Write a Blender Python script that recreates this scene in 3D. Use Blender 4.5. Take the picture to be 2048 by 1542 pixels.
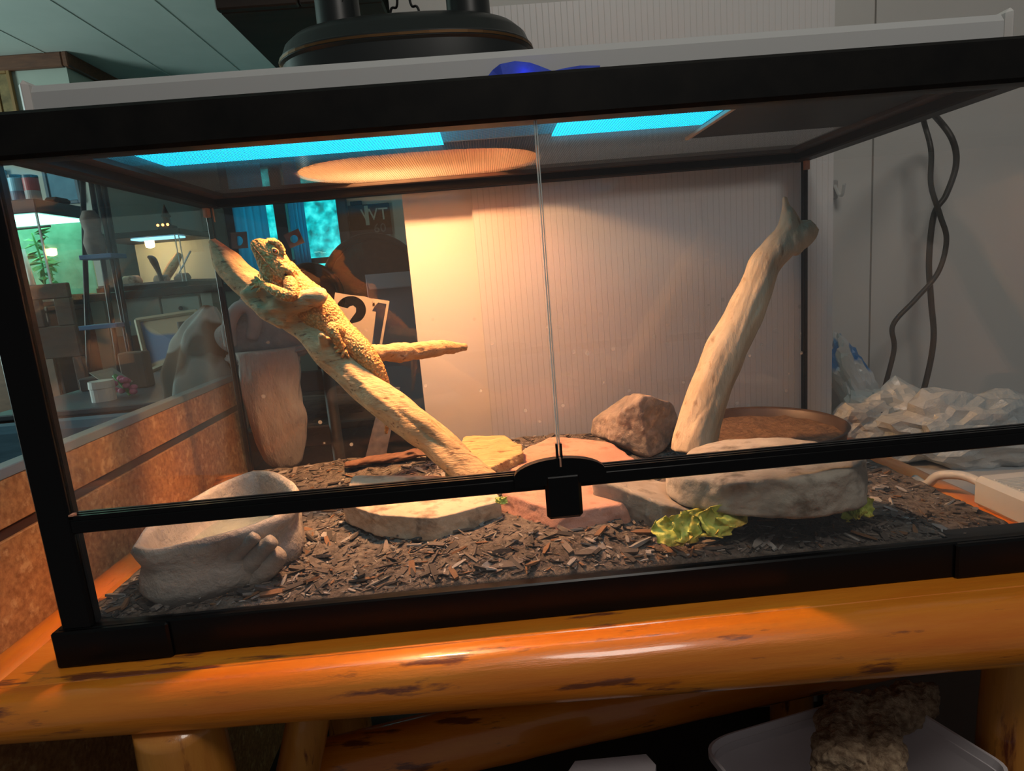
import bpy, math, random
import numpy as np
from mathutils import Vector, Matrix, noise
random.seed(7)
sc = bpy.context.scene
for o in list(bpy.data.objects): bpy.data.objects.remove(o)
# ---------------------------------------------------------------- camera
CP = np.array([0.40793, -0.5302, 0.31624])
CR = np.array([0.995643, -0.043879, -0.082273])
CU = np.array([0.088753, 0.175468, 0.980476])
CF = np.array([0.028586, 0.983507, -0.178598])
FPX = 1256.876
cam = bpy.data.cameras.new('camera'); co = bpy.data.objects.new('camera', cam)
sc.collection.objects.link(co); sc.camera = co
M = Matrix.Identity(4)
for i in range(3):
    M[i][0] = CR[i]; M[i][1] = CU[i]; M[i][2] = -CF[i]; M[i][3] = CP[i]
co.matrix_world = M
cam.sensor_fit = 'HORIZONTAL'; cam.sensor_width = 36; cam.lens = FPX/2048*36
cam.clip_start = .01; cam.clip_end = 60
# ---------------------------------------------------------------- world, exposure
w = bpy.data.worlds.new('world'); sc.world = w; w.use_nodes = True
w.node_tree.nodes['Background'].inputs[0].default_value = (.47, .465, .46, 1)
w.node_tree.nodes['Background'].inputs[1].default_value = .17
sc.view_settings.view_transform = 'Standard'; sc.view_settings.look = 'None'
sc.view_settings.gamma = 1; sc.view_settings.use_curve_mapping = False
sc.view_settings.exposure = 0.30
# added area light, unseen on the left, as daylight for ceiling and far room
dl = bpy.data.lights.new('daylight', 'AREA'); dl.shape = 'RECTANGLE'; dl.size = 1.3; dl.size_y = 1.1; dl.energy = 45; dl.color = (.72,1,.94)
do = bpy.data.objects.new('daylight', dl); sc.collection.objects.link(do); do.location = (-3.5,1.4,.7); do.rotation_euler = (0,-math.pi/2,0)
# unseen fill light, added overhead behind the camera to brighten the front log
cl = bpy.data.lights.new('overhead_fill', 'AREA'); cl.shape = 'DISK'; cl.size = .5; cl.energy = 7; cl.color = (1,.93,.84)
cl_o = bpy.data.objects.new('overhead_fill', cl); sc.collection.objects.link(cl_o); cl_o.location = (.75,-.85,1.6); cl_o.rotation_euler = (math.radians(18),0,0)
try:
    sc.cycles.transparent_max_bounces = 40; sc.cycles.max_bounces = 14
    sc.cycles.glossy_bounces = 6; sc.cycles.sample_clamp_indirect = 4
except Exception: pass
# ---------------------------------------------------------------- helpers
def at(px, py, x=None, y=None, z=None):
    d = CF + CR*((px-1024)/FPX) + CU*((771-py)/FPX)
    i, v = (0, x) if x is not None else ((1, y) if y is not None else (2, z))
    return CP + d*((v-CP[i])/d[i])
WL = {}
def _set(o, label=None, cat=None, group=None, kind=None):
    if label: o['label'] = label
    if cat: o['category'] = cat
    if group: o['group'] = group
    if kind: o['kind'] = kind
    return o
def thing(name, label, cat, loc, group=None):
    o = bpy.data.objects.new(name, None); sc.collection.objects.link(o)
    o.location = loc; o.empty_display_size = .02; WL[o.name] = np.array(loc, float)
    return _set(o, label, cat, group)
class MB:
    def __init__(s): s.v = []; s.f = []
    def add(s, v, f):
        n = len(s.v); s.v += [tuple(map(float, p)) for p in v]; s.f += [tuple(i+n for i in q) for q in f]; return s
    def box(s, a, b, bev=0):
        x0, y0, z0 = a; x1, y1, z1 = b
        if x1 < x0: x0, x1 = x1, x0
        if y1 < y0: y0, y1 = y1, y0
        if z1 < z0: z0, z1 = z1, z0
        e = min(bev, .45*(x1-x0), .45*(y1-y0), .45*(z1-z0)) if bev else 0
        if not e:
            return s.add([(x0,y0,z0),(x1,y0,z0),(x1,y1,z0),(x0,y1,z0),(x0,y0,z1),(x1,y0,z1),(x1,y1,z1),(x0,y1,z1)],
                  [(3,2,1,0),(4,5,6,7),(0,1,5,4),(1,2,6,5),(2,3,7,6),(3,0,4,7)])
        v = []; idx = {}
        for k, (sx, sy, sz) in enumerate([(a,b,c) for c in (0,1) for b in (0,1) for a in (0,1)]):
            X = x1 if sx else x0; Y = y1 if sy else y0; Z = z1 if sz else z0
            dx = -e if sx else e; dy = -e if sy else e; dz = -e if sz else e
            idx[(sx,sy,sz,0)] = len(v); v.append((X, Y+dy, Z+dz))
            idx[(sx,sy,sz,1)] = len(v); v.append((X+dx, Y, Z+dz))
            idx[(sx,sy,sz,2)] = len(v); v.append((X+dx, Y+dy, Z))
        f = []
        I = idx
        for q in (0,1):
            f.append([I[(q,0,0,0)],I[(q,1,0,0)],I[(q,1,1,0)],I[(q,0,1,0)]])
            f.append([I[(0,q,0,1)],I[(1,q,0,1)],I[(1,q,1,1)],I[(0,q,1,1)]])
            f.append([I[(0,0,q,2)],I[(1,0,q,2)],I[(1,1,q,2)],I[(0,1,q,2)]])
        for p in (0,1):
            for q in (0,1):
                f.append([I[(0,p,q,1)],I[(1,p,q,1)],I[(1,p,q,2)],I[(0,p,q,2)]])
                f.append([I[(p,0,q,0)],I[(p,1,q,0)],I[(p,1,q,2)],I[(p,0,q,2)]])
                f.append([I[(p,q,0,0)],I[(p,q,1,0)],I[(p,q,1,1)],I[(p,q,0,1)]])
        for c in [(a,b,d) for a in (0,1) for b in (0,1) for d in (0,1)]:
            f.append([I[c+(0,)],I[c+(1,)],I[c+(2,)]])
        # orient outward
        cc = np.array([(x0+x1)/2,(y0+y1)/2,(z0+z1)/2]); out = []
        for q in f:
            p = [np.array(v[i]) for i in q]; n = np.cross(p[1]-p[0], p[2]-p[0])
            out.append(q if n @ (np.mean(p, 0)-cc) > 0 else q[::-1])
        return s.add(v, out)
    def prism(s, poly, h0, h1, axis='z'):
        # poly: 2-D outline, ccw; axis: extrusion axis
        n = len(poly)
        def m(a, b, h): return (a, b, h) if axis == 'z' else ((a, h, b) if axis == 'y' else (h, a, b))
        v = [m(a, b, h0) for a, b in poly] + [m(a, b, h1) for a, b in poly]
        f = [tuple(range(n-1, -1, -1)), tuple(range(n, 2*n))] + [(i, (i+1) % n, n+(i+1) % n, n+i) for i in range(n)]
        return s.add(v, f)
    def cyl(s, a, b, r0, r1=None, n=16):
        return s.tube([a, b], [r0, r0 if r1 is None else r1], n)
    def tube(s, pts, rad, n=12, prof=None, up=(0,0,1), ry=None, cap=True):
        pts = [np.array(p, float) for p in pts]; N = len(pts)
        if np.isscalar(rad): rad = [rad]*N
        v = []; f = []; last = None
        for i in range(N):
            t = pts[min(i+1, N-1)]-pts[max(i-1, 0)]; t /= (np.linalg.norm(t)+1e-12)
            u = np.array(up, float) if last is None else last
            u = u-t*(u@t)
            if np.linalg.norm(u) < 1e-4: u = np.array((1., .1, 0)); u = u-t*(u@t)
            u /= np.linalg.norm(u); last = u; q = np.cross(t, u)
            for k in range(n):
                a = 2*math.pi*k/n; m = prof(a, i/(N-1)) if prof else 1.
                v.append(pts[i]+(q*math.cos(a)*rad[i]+u*math.sin(a)*(ry[i] if ry is not None else rad[i]))*m)
        for i in range(N-1):
            for k in range(n):
                f.append((i*n+k, i*n+(k+1) % n, (i+1)*n+(k+1) % n, (i+1)*n+k))
        if cap: f += [tuple(range(n-1, -1, -1)), tuple((N-1)*n+k for k in range(n))]
        return s.add(v, f)
    def lathe(s, prof, c, n=32, sx=1, sy=1):
        v = []; f = []; m = len(prof)
        for k in range(n):
            a = 2*math.pi*k/n
            for r, z in prof: v.append((c[0]+r*math.cos(a)*sx, c[1]+r*math.sin(a)*sy, c[2]+z))
        for k in range(n):
            for j in range(m-1):
                f.append((k*m+j, ((k+1) % n)*m+j, ((k+1) % n)*m+j+1, k*m+j+1))
        return s.add(v, f)
    def sphere(s, c, r, n=12, m=8):
        sc3 = r if hasattr(r, '__len__') else (r, r, r)
        v = [(c[0], c[1], c[2]-sc3[2])]; f = []
        for j in range(1, m):
            p = -math.pi/2+math.pi*j/m
            for k in range(n):
                a = 2*math.pi*k/n
                v.append((c[0]+sc3[0]*math.cos(p)*math.cos(a), c[1]+sc3[1]*math.cos(p)*math.sin(a), c[2]+sc3[2]*math.sin(p)))
        v.append((c[0], c[1], c[2]+sc3[2])); T = len(v)-1
        for k in range(n):
            f.append((0, 1+(k+1) % n, 1+k)); f.append((T, 1+(m-2)*n+k, 1+(m-2)*n+(k+1) % n))
            for j in range(m-2):
                f.append((1+j*n+k, 1+j*n+(k+1) % n, 1+(j+1)*n+(k+1) % n, 1+(j+1)*n+k))
        return s.add(v, f)
    def mesh(s, name, smooth=False):
        me = bpy.data.meshes.new(name); me.from_pydata(s.v, [], s.f); me.update()
        if smooth: me.shade_smooth()
        return me
    def build(s, name, mat, parent=None, smooth=False, label=None, cat=None, group=None, kind=None, origin=None):
        V = np.array(s.v)
        o0 = np.array(origin, float) if origin is not None else np.array([(V[:,0].min()+V[:,0].max())/2, (V[:,1].min()+V[:,1].max())/2, V[:,2].min()])
        t = MB(); t.v = [tuple(p) for p in V-o0]; t.f = s.f
        me = t.mesh(name, smooth); me.materials.append(mat)
        return link(name, me, o0, parent, label, cat, group, kind)
def link(name, me, o0, parent=None, label=None, cat=None, group=None, kind=None):
    ob = bpy.data.objects.new(name, me); sc.collection.objects.link(ob)
    WL[ob.name] = np.array(o0, float)
    if parent is not None:
        ob.parent = parent; ob.location = np.array(o0)-WL[parent.name]
    else: ob.location = o0
    return _set(ob, label, cat, group, kind)
def smooth_angle(ob, deg=40):
    me = ob.data; me.shade_smooth()
    try: me.set_sharp_from_angle(angle=math.radians(deg))
    except Exception: pass
    return ob
def catmull(P, n):
    P = [np.array(p, float) for p in P]; Q = [2*P[0]-P[1]]+P+[2*P[-1]-P[-2]]; out = []
    m = len(P)-1
    for i in range(n):
        t = i/(n-1)*m; k = min(int(t), m-1); t -= k; a, b, c, d = Q[k:k+4]
        out.append(.5*((2*b)+(c-a)*t+(2*a-5*b+4*c-d)*t*t+(3*b-a-3*c+d)*t**3))
    return out
def spline(P, R, n):
    X = catmull([np.append(np.array(p, float), r) for p, r in zip(P, R)], n)
    return [p[:3] for p in X], [max(1e-4, p[3]) for p in X]
def remesh(mb, voxel, smooth_it=0):
    me = mb.mesh('tmp'); ob = bpy.data.objects.new('tmp', me); sc.collection.objects.link(ob)
    m = ob.modifiers.new('r', 'REMESH'); m.mode = 'VOXEL'; m.voxel_size = voxel
    if smooth_it:
        s = ob.modifiers.new('s', 'SMOOTH'); s.iterations = smooth_it; s.factor = .5
    dg = bpy.context.evaluated_depsgraph_get(); e = ob.evaluated_get(dg)
    m2 = bpy.data.meshes.new_from_object(e)
    V = np.zeros(len(m2.vertices)*3); m2.vertices.foreach_get('co', V); V = V.reshape(-1, 3)
    F = [tuple(p.vertices) for p in m2.polygons]
    NR = np.zeros(len(m2.vertices)*3); m2.vertices.foreach_get('normal', NR); NR = NR.reshape(-1, 3)
    bpy.data.objects.remove(ob); bpy.data.meshes.remove(me); bpy.data.meshes.remove(m2)
    out = MB(); out.v = V; out.f = F; out.n = NR
    return out
def fbm(p, oct=4):
    return noise.fractal(Vector(p), 1.0, 2.0, oct)
# ---------------------------------------------------------------- materials
def nt(m): return m.node_tree.nodes, m.node_tree.links
def mat(name, c1, c2=None, scale=8, stretch=(1,1,1), rough=.6, bump=0, bscale=None, metal=0, coat=0, spec=.5,
        emit=None, estr=0, lo=.35, hi=.65, detail=6, c3=None, s3=2, lo3=.55, hi3=.7, st3=None, trans=0, voro=0, vcol=.5, sub=0, alpha=1, bdist=.01):
    m = bpy.data.materials.new(name); m.use_nodes = True; N, L = nt(m); b = N['Principled BSDF']
    b.inputs['Base Color'].default_value = (*c1, 1); b.inputs['Roughness'].default_value = rough
    b.inputs['Metallic'].default_value = metal; b.inputs['Coat Weight'].default_value = coat
    b.inputs['Coat Roughness'].default_value = .08; b.inputs['Specular IOR Level'].default_value = spec
    b.inputs['Transmission Weight'].default_value = trans; b.inputs['Alpha'].default_value = alpha
    if sub: b.inputs['Subsurface Weight'].default_value = sub; b.inputs['Subsurface Radius'].default_value = (.01,.006,.003); b.inputs['Subsurface Scale'].default_value = .5
    if emit: b.inputs['Emission Color'].default_value = (*emit, 1); b.inputs['Emission Strength'].default_value = estr
    tc = N.new('ShaderNodeTexCoord'); mp = N.new('ShaderNodeMapping'); L.new(tc.outputs['Object'], mp.inputs[0])
    mp.inputs['Scale'].default_value = stretch
    def nz(sc_, st=None):
        n = N.new('ShaderNodeTexNoise'); n.inputs['Scale'].default_value = sc_; n.inputs['Detail'].default_value = detail
        n.inputs['Roughness'].default_value = .6
        if st is None: L.new(mp.outputs[0], n.inputs[0])
        else:
            q = N.new('ShaderNodeMapping'); q.inputs['Scale'].default_value = st
            L.new(tc.outputs['Object'], q.inputs[0]); L.new(q.outputs[0], n.inputs[0])
        return n
    def mix(f, a, b_):
        x = N.new('ShaderNodeMix'); x.data_type = 'RGBA'; L.new(f, x.inputs[0])
        for s_, i in ((a, 6), (b_, 7)):
            if isinstance(s_, tuple): x.inputs[i].default_value = (*s_, 1)
            else: L.new(s_, x.inputs[i])
        return x.outputs[2]
    def rng(o, a, b_):
        r = N.new('ShaderNodeMapRange'); L.new(o, r.inputs[0]); r.inputs[1].default_value = a; r.inputs[2].default_value = b_; return r.outputs[0]
    col = c1; hsrc = None
    if c2 is not None:
        n = nz(scale); col = mix(rng(n.outputs[0], lo, hi), c1, c2); hsrc = n.outputs[0]
    if voro:
        v = N.new('ShaderNodeTexVoronoi'); v.inputs['Scale'].default_value = voro; L.new(mp.outputs[0], v.inputs[0])
        hsrc = v.outputs['Distance']
        bc = N.new('ShaderNodeMix'); bc.data_type = 'RGBA'; bc.blend_type = 'MULTIPLY'; bc.inputs[0].default_value = vcol
        L.new(rng(v.outputs['Distance'], .75, .05), bc.inputs[7])
        if isinstance(col, tuple): bc.inputs[6].default_value = (*col, 1)
        else: L.new(col, bc.inputs[6])
        col = bc.outputs[2]
        inv = N.new('ShaderNodeMath'); inv.operation = 'SUBTRACT'; inv.inputs[0].default_value = 1; L.new(hsrc, inv.inputs[1]); hsrc = inv.outputs[0]
    if c3 is not None:
        n3 = nz(s3, st3 or stretch); col = mix(rng(n3.outputs[0], lo3, hi3), col, c3)
    if not isinstance(col, tuple): L.new(col, b.inputs['Base Color'])
    if bump:
        if bscale: hsrc = nz(bscale).outputs[0]
        elif hsrc is None: hsrc = nz(scale).outputs[0]
        bp = N.new('ShaderNodeBump'); bp.inputs['Strength'].default_value = bump; bp.inputs['Distance'].default_value = bdist
        L.new(hsrc, bp.inputs['Height']); L.new(bp.outputs[0], b.inputs['Normal'])
    return m
def glass_mat(name, tint=(1,1,1), f0=.04, spots=0, sscale=60, dust=0, gain=1.0):
    # thin pane: each face reflects by its angle and lets the rest straight through; dried water spots scatter
    m = bpy.data.materials.new(name); m.use_nodes = True; N, L = nt(m); N.clear()
    out = N.new('ShaderNodeOutputMaterial'); tr = N.new('ShaderNodeBsdfTransparent'); gl = N.new('ShaderNodeBsdfGlossy')
    tr.inputs[0].default_value = (*tint, 1); gl.inputs['Roughness'].default_value = .0
    lw = N.new('ShaderNodeLayerWeight'); lw.inputs[0].default_value = .5
    p = N.new('ShaderNodeMath'); p.operation = 'POWER'; p.inputs[1].default_value = 5; L.new(lw.outputs['Facing'], p.inputs[0])
    q = N.new('ShaderNodeMath'); q.operation = 'MULTIPLY_ADD'; q.inputs[1].default_value = 1-f0; q.inputs[2].default_value = f0*gain; L.new(p.outputs[0], q.inputs[0])
    mx = N.new('ShaderNodeMixShader'); L.new(q.outputs[0], mx.inputs[0]); L.new(tr.outputs[0], mx.inputs[1]); L.new(gl.outputs[0], mx.inputs[2])
    last = mx.outputs[0]
    if spots or dust:
        df = N.new('ShaderNodeBsdfDiffuse'); df.inputs[0].default_value = (.8,.8,.78,1)
        tc = N.new('ShaderNodeTexCoord'); v = N.new('ShaderNodeTexVoronoi'); v.inputs['Scale'].default_value = sscale
        L.new(tc.outputs['Object'], v.inputs[0])
        r = N.new('ShaderNodeMapRange'); r.inputs[1].default_value = .17; r.inputs[2].default_value = .13; L.new(v.outputs['Distance'], r.inputs[0])
        wn = N.new('ShaderNodeSeparateColor'); L.new(v.outputs['Color'], wn.inputs[0])
        g = N.new('ShaderNodeMath'); g.operation = 'GREATER_THAN'; g.inputs[1].default_value = .72; L.new(wn.outputs[0], g.inputs[0])
        mm = N.new('ShaderNodeMath'); mm.operation = 'MULTIPLY'; L.new(r.outputs[0], mm.inputs[0]); L.new(g.outputs[0], mm.inputs[1])
        sx = N.new('ShaderNodeSeparateXYZ'); L.new(tc.outputs['Object'], sx.inputs[0])
        rz = N.new('ShaderNodeMapRange'); rz.inputs[1].default_value = .27; rz.inputs[2].default_value = .12; L.new(sx.outputs[2], rz.inputs[0])
        m3 = N.new('ShaderNodeMath'); m3.operation = 'MULTIPLY'; L.new(mm.outputs[0], m3.inputs[0]); L.new(rz.outputs[0], m3.inputs[1])
        m2 = N.new('ShaderNodeMath'); m2.operation = 'MULTIPLY_ADD'; m2.inputs[1].default_value = spots; m2.inputs[2].default_value = dust; L.new(m3.outputs[0], m2.inputs[0])
        x2 = N.new('ShaderNodeMixShader'); L.new(m2.outputs[0], x2.inputs[0]); L.new(last, x2.inputs[1]); L.new(df.outputs[0], x2.inputs[2]); last = x2.outputs[0]
    L.new(last, out.inputs[0]); return m
def emis(name, c, s):
    m = bpy.data.materials.new(name); m.use_nodes = True; N, L = nt(m); N.clear()
    e = N.new('ShaderNodeEmission'); e.inputs[0].default_value = (*c, 1); e.inputs[1].default_value = s
    o = N.new('ShaderNodeOutputMaterial'); L.new(e.outputs[0], o.inputs[0]); return m

m_black = mat('black_plastic', (.003,.003,.0035), rough=.30, spec=.2)
m_black2 = mat('black_plastic_lid', (.003,.003,.003), (.008,.007,.006), scale=30, rough=.5, spec=.2)
m_glass = glass_mat('glass_clear')
m_glass_sp = glass_mat('glass_spotted', spots=.55, sscale=42, dust=.012)
m_glass_b = glass_mat('glass_back', spots=.45, sscale=46, dust=.004, gain=1.3)
m_edge = mat('glass_edge', (.55,.62,.6), rough=.15, spec=.8)
m_screen = mat('screen_wire', (.10,.095,.09), rough=.5, metal=.3)
m_sil = mat('copper_clip', (.55,.27,.17), rough=.6)
m_orange = mat('varnished_pine', (.70,.175,.010), (.84,.28,.022), scale=6, stretch=(.6,5,5), rough=.32, coat=.6, bump=.12, bscale=14,
               c3=(.22,.06,.022), s3=5.5, st3=(1.6,9,9), lo3=.59, hi3=.65)
m_orangeY = mat('varnished_pine_along_depth', (.70,.175,.010), (.84,.28,.022), scale=6, stretch=(5,.6,5), rough=.32, coat=.6, bump=.12, bscale=14,
               c3=(.14,.026,.010), s3=5.5, st3=(9,1.6,9), lo3=.59, hi3=.68)
m_orangeZ = mat('varnished_pine_upright', (.55,.19,.03), (.72,.30,.05), scale=6, stretch=(5,5,.6), rough=.35, coat=.5, bump=.12, bscale=14,
               c3=(.16,.03,.01), s3=5.5, st3=(9,9,1.6), lo3=.59, hi3=.68)
m_hood = mat('hood_grey', (.50,.51,.51), rough=.45)
m_hood2 = mat('hood_grey_light', (.60,.58,.56), rough=.45)
m_dome = mat('dome_black', (.010,.013,.013), rough=.35, spec=.5)
m_refl = mat('reflector_white', (.75,.62,.45), rough=.35)
m_wall = mat('wall_white_panel', (.60,.585,.55), (.55,.54,.51), scale=3, rough=.6)
m_ceil = mat('ceiling_paint', (.62,.66,.63), (.55,.60,.57), scale=2.2, rough=.8)
m_farwall = mat('far_wall_paint', (.42,.45,.40), (.36,.39,.35), scale=2, rough=.85)
m_trim = mat('brown_trim', (.16,.06,.03), (.10,.035,.02), scale=10, stretch=(1,6,6), rough=.5)
m_dkwood = mat('dark_wood', (.020,.010,.007), (.035,.018,.012), scale=6, stretch=(1,6,6), rough=.55)
m_floor = mat('dark_floor', (.045,.035,.028), (.025,.02,.016), scale=9, rough=.7)
m_sheet = mat('white_board', (.74,.71,.66), rough=.42)
m_coro = mat('corrugated_plastic', (.70,.69,.68), rough=.38)
# ---------------------------------------------------------------- the room
W, D, H = .92, .4702, .469
MB().box((-3.6,-.9,-.66), (2.2,4.75,-.62)).build('floor', m_floor, kind='structure')
MB().box((-3.6,-.9,1.66), (2.2,4.75,1.70)).build('ceiling', m_ceil, kind='structure')
wb = MB().box((.29,.62,-.62), (1.118,.70,1.66)).box((1.1215,.62,-.62), (2.2,.70,1.66)).box((1.117,.626,-.62), (1.123,.70,1.66)).build('wall_back', m_wall, kind='structure')
MB().box((.29,.70,-.62), (.36,4.6,1.66)).build('wall_side', m_farwall, kind='structure')
MB().box((-3.6,3.2,-.62), (-1.73,4.6,1.66)).build('wall_left', m_farwall, kind='structure')
# far wall with a real window opening
wx0, wx1, wz0, wz1 = -1.50, -.66, .30, 1.28
MB().box((-1.73,4.6,-.62), (wx0,4.7,1.66)).box((wx1,4.6,-.62), (.29,4.7,1.66)).box((wx0,4.6,-.62), (wx1,4.7,wz0)).box((wx0,4.6,wz1), (wx1,4.7,1.66)).build('wall_far', m_farwall, kind='structure')
t1 = MB().box((-3.6,3.17,1.585), (-1.73,3.2,1.66), .006).box((-1.73,3.17,1.585), (-1.70,4.6,1.66), .006).build('trim_1', m_trim, kind='structure')
for k in range(9):
    MB().box((-3.5+k*.42,-.8,1.657), (-3.494+k*.42,4.6,1.661)).build('ceiling_joint', m_ceil, [o for o in bpy.data.objects if o.name == 'ceiling'][0])
m_curt = bpy.data.materials.new('blue_curtain'); m_curt.use_nodes = True
N_, L_ = nt(m_curt); N_.clear(); o_ = N_.new('ShaderNodeOutputMaterial'); t_ = N_.new('ShaderNodeBsdfTranslucent'); d_ = N_.new('ShaderNodeBsdfDiffuse'); x_ = N_.new('ShaderNodeMixShader')
t_.inputs[0].default_value = (.20,.80,1,1); d_.inputs[0].default_value = (.08,.35,.6,1); x_.inputs[0].default_value = .25
L_.new(t_.outputs[0], x_.inputs[1]); L_.new(d_.outputs[0], x_.inputs[2]); L_.new(x_.outputs[0], o_.inputs[0])
m_trees = emis('sky_through_trees', (0,.5,.6), 1.5)
N_, L_ = nt(m_trees)
tc = N_.new('ShaderNodeTexCoord'); nn = N_.new('ShaderNodeTexNoise'); nn.inputs['Scale'].default_value = 9; nn.inputs['Detail'].default_value = 8
cr = N_.new('ShaderNodeValToRGB'); L_.new(tc.outputs['Object'], nn.inputs[0]); L_.new(nn.outputs[0], cr.inputs[0])
cr.color_ramp.elements[0].position = .35; cr.color_ramp.elements[0].color = (0,.12,.13,1)
cr.color_ramp.elements[1].position = .75; cr.color_ramp.elements[1].color = (.06,.95,.9,1)
e_ = cr.color_ramp.elements.new(.5); e_.color = (0,.40,.42,1)
for n_ in N_:
    if n_.type == 'EMISSION': L_.new(cr.outputs[0], n_.inputs[0])
win = thing('window_1', None, None, (-1.08,4.58,wz0)); win['kind'] = 'structure'
m_wf = mat('window_frame_dark', (.05,.05,.06), rough=.5)
fr = MB()
for a, b in (((wx0-.05,4.57,wz0-.05),(wx0+.03,4.66,wz1+.05)), ((wx1-.03,4.57,wz0-.05),(wx1+.05,4.66,wz1+.05)), ((wx0,4.57,wz0-.05),(wx1,4.66,wz0+.03)), ((wx0,4.57,wz1-.03),(wx1,4.66,wz1+.05)), ((-1.17,4.57,wz0),(-1.08,4.66,wz1)), ((-1.08,4.58,.50),(wx1,4.65,.545))):
    fr.box(a, b, .006)
fr.build('window_frame', m_wf, win)
for a, b in ((wx0+.03,-1.17), (-1.08,wx1-.03)):
    MB().box((a,4.61,wz0+.03), (b,4.614,wz1-.03)).build('window_pane', m_glass, win)
MB().box((-2.6,5.6,-.3), (.6,5.62,2.2)).build('garden_foliage', m_trees, label='bright teal garden foliage seen beyond the far window', cat='foliage', kind='stuff')
for k, (a, b) in enumerate(((-1.47,-1.22), (-1.05,-.93))):
    mb = MB(); n = 14
    v = []; f = []
    for i in range(n+1):
        x_ = a+(b-a)*i/n; yy = 4.535+.018*math.sin(i*1.9)
        v += [(x_,yy,wz0-.02), (x_,yy,wz1), (x_,yy+.004,wz0-.02), (x_,yy+.004,wz1)]
    for i in range(n):
        p = 4*i; f += [(p,p+4,p+5,p+1), (p+2,p+3,p+7,p+6), (p,p+2,p+6,p+4), (p+1,p+5,p+7,p+3)]
    mb.add(v, f).build('window_curtain', m_curt, smooth=True, label=['wide blue curtain at the left half of the far window', 'narrow pale blue curtain beside the window mullion'][k], cat='curtain')
cb = MB().box((-.10,.94,.90), (.245,1.75,1.62), .004)
cab = thing('hanging_cabinet', 'dark brown wooden cabinet hanging from the ceiling behind the dome lamp', 'cabinet', (.07,1.3,.90))
cb.build('cabinet_body', m_dkwood, cab)
MB().box((-.10,.92,.90), (.07,.94,1.62), .003).build('cabinet_door', m_dkwood, cab)
MB().box((.073,.92,.90), (.245,.94,1.62), .003).build('cabinet_door', m_dkwood, cab)
MB().box((-.06,1.3,1.62), (.2,1.5,1.66)).build('ceiling_mount', m_dkwood, cab)
# ---------------------------------------------------------------- boards behind the tank
MB().box((.292,.4845,.0), (.46,.4885,.56)).build('white_board', m_sheet, label='smooth white board standing behind the back glass beside the ribbed sheet', cat='board')
co_ = thing('corrugated_sheet', 'tall white corrugated plastic sheet standing against the back glass', 'board', (.685,.4795,0))
cs = MB().box((.398,.4778,0), (.969,.4782,.70)).box((.398,.4818,0), (.969,.4822,.70)); cs.build('plastic_skin', m_coro, co_)
rb = MB(); x = .398
while x < .968:
    rb.box((x,.4782,0), (x+.0008,.4818,.70)); x += .0092
rb.build('flute_ribs', m_screen, co_, kind='stuff')
lines = MB(); x = .3986
while x < .968:
    lines.prism([(x,.4778),(x+.0006,.47765),(x+.0012,.4778)], 0, .70); x += .0092
lines.build('flute_lines', mat('flute_line', (.60,.59,.57), rough=.5), co_, kind='stuff')
# ---------------------------------------------------------------- the terrarium
tank = thing('glass_terrarium', 'long black framed glass terrarium with bearded dragon standing on the log table', 'terrarium', (W/2,D/2,0))
hb, h1, hs, hm, ht = .0351, .4335, .4448, .1234, .1392
bf = MB().box((.0,.0,.0), (W,.012,hb), .0015).box((0,.012,0), (.012,D,.018), .0015).box((W-.012,.012,0), (W,D,.018), .0015).box((0,D-.012,0), (W,D,.018), .0015)
bf.build('base_frame', m_black, tank)
MB().box((.012,.012,.004), (W-.012,D-.012,.009)).build('floor_panel', m_black2, tank)
for a, b in (((-.004,-.004,-.0), (.099,.03,.0345)), ((W-.099,-.004,0), (W+.004,.03,.0345)), ((-.004,D-.06,0), (.07,D+.004,.019)), ((W-.07,D-.06,0), (W+.004,D+.004,.019))):
    mb = MB(); mb.box((a[0],a[1],0), b, .002); mb.build('corner_cap', m_black, tank)
# front posts and slim rear corner seals
for x0, x1_ in ((.004,.032), (W-.016,W-.004)):
    MB().box((x0,.0005,hb-.001), (x1_,.016,h1+.004), .002).build('front_post', m_black, tank)
for x0 in (.0, W-.008):
    MB().box((x0,D-.009,.018), (x0+.008,D-.001,hs+.002), .001).build('rear_post', m_black, tank)
tf = MB().box((-.002,-.002,h1), (W+.002,.022,H), .003).box((-.002,.022,hs), (.022,D+.002,H), .002).box((W-.022,.022,hs), (W+.002,D+.002,H), .002).box((.022,D-.020,hs), (W-.022,D+.002,H), .002)
tf.build('top_frame', m_black2, tank)
lip = MB().box((.022,.022,.456), (.040,D-.02,.461)).box((W-.040,.022,.456), (W-.022,D-.02,.461)).box((.04,.022,.456), (W-.04,.034,.461)).box((.04,D-.036,.456), (W-.04,D-.02,.461))
lip.build('screen_ledge', mat('ledge_brown', (.02,.012,.009), (.035,.02,.014), scale=20, rough=.5), tank)
# woven wire screen
sw = MB(); p = .0030; t = .0003; x = .040
while x < W-.04:
    sw.box((x,.030,.4612), (x+t,D-.03,.4612+t)); x += p
y = .034
while y < D-.034:
    sw.box((.040,y,.4612), (W-.04,y+t,.4612+t)); y += p
sw.build('screen_mesh', m_screen, tank, kind='stuff')
# access plate at the right end of the lid
ap = MB().box((.675,.10,.4590), (.875,.28,.4608), .0005).build('access_plate', m_black2, tank)
MB().box((.671,.098,.4575), (.676,.282,.4612), .0005).build('plate_strip', mat('pale_strip', (.34,.30,.24), rough=.5), tank, label='pale strip')
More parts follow.
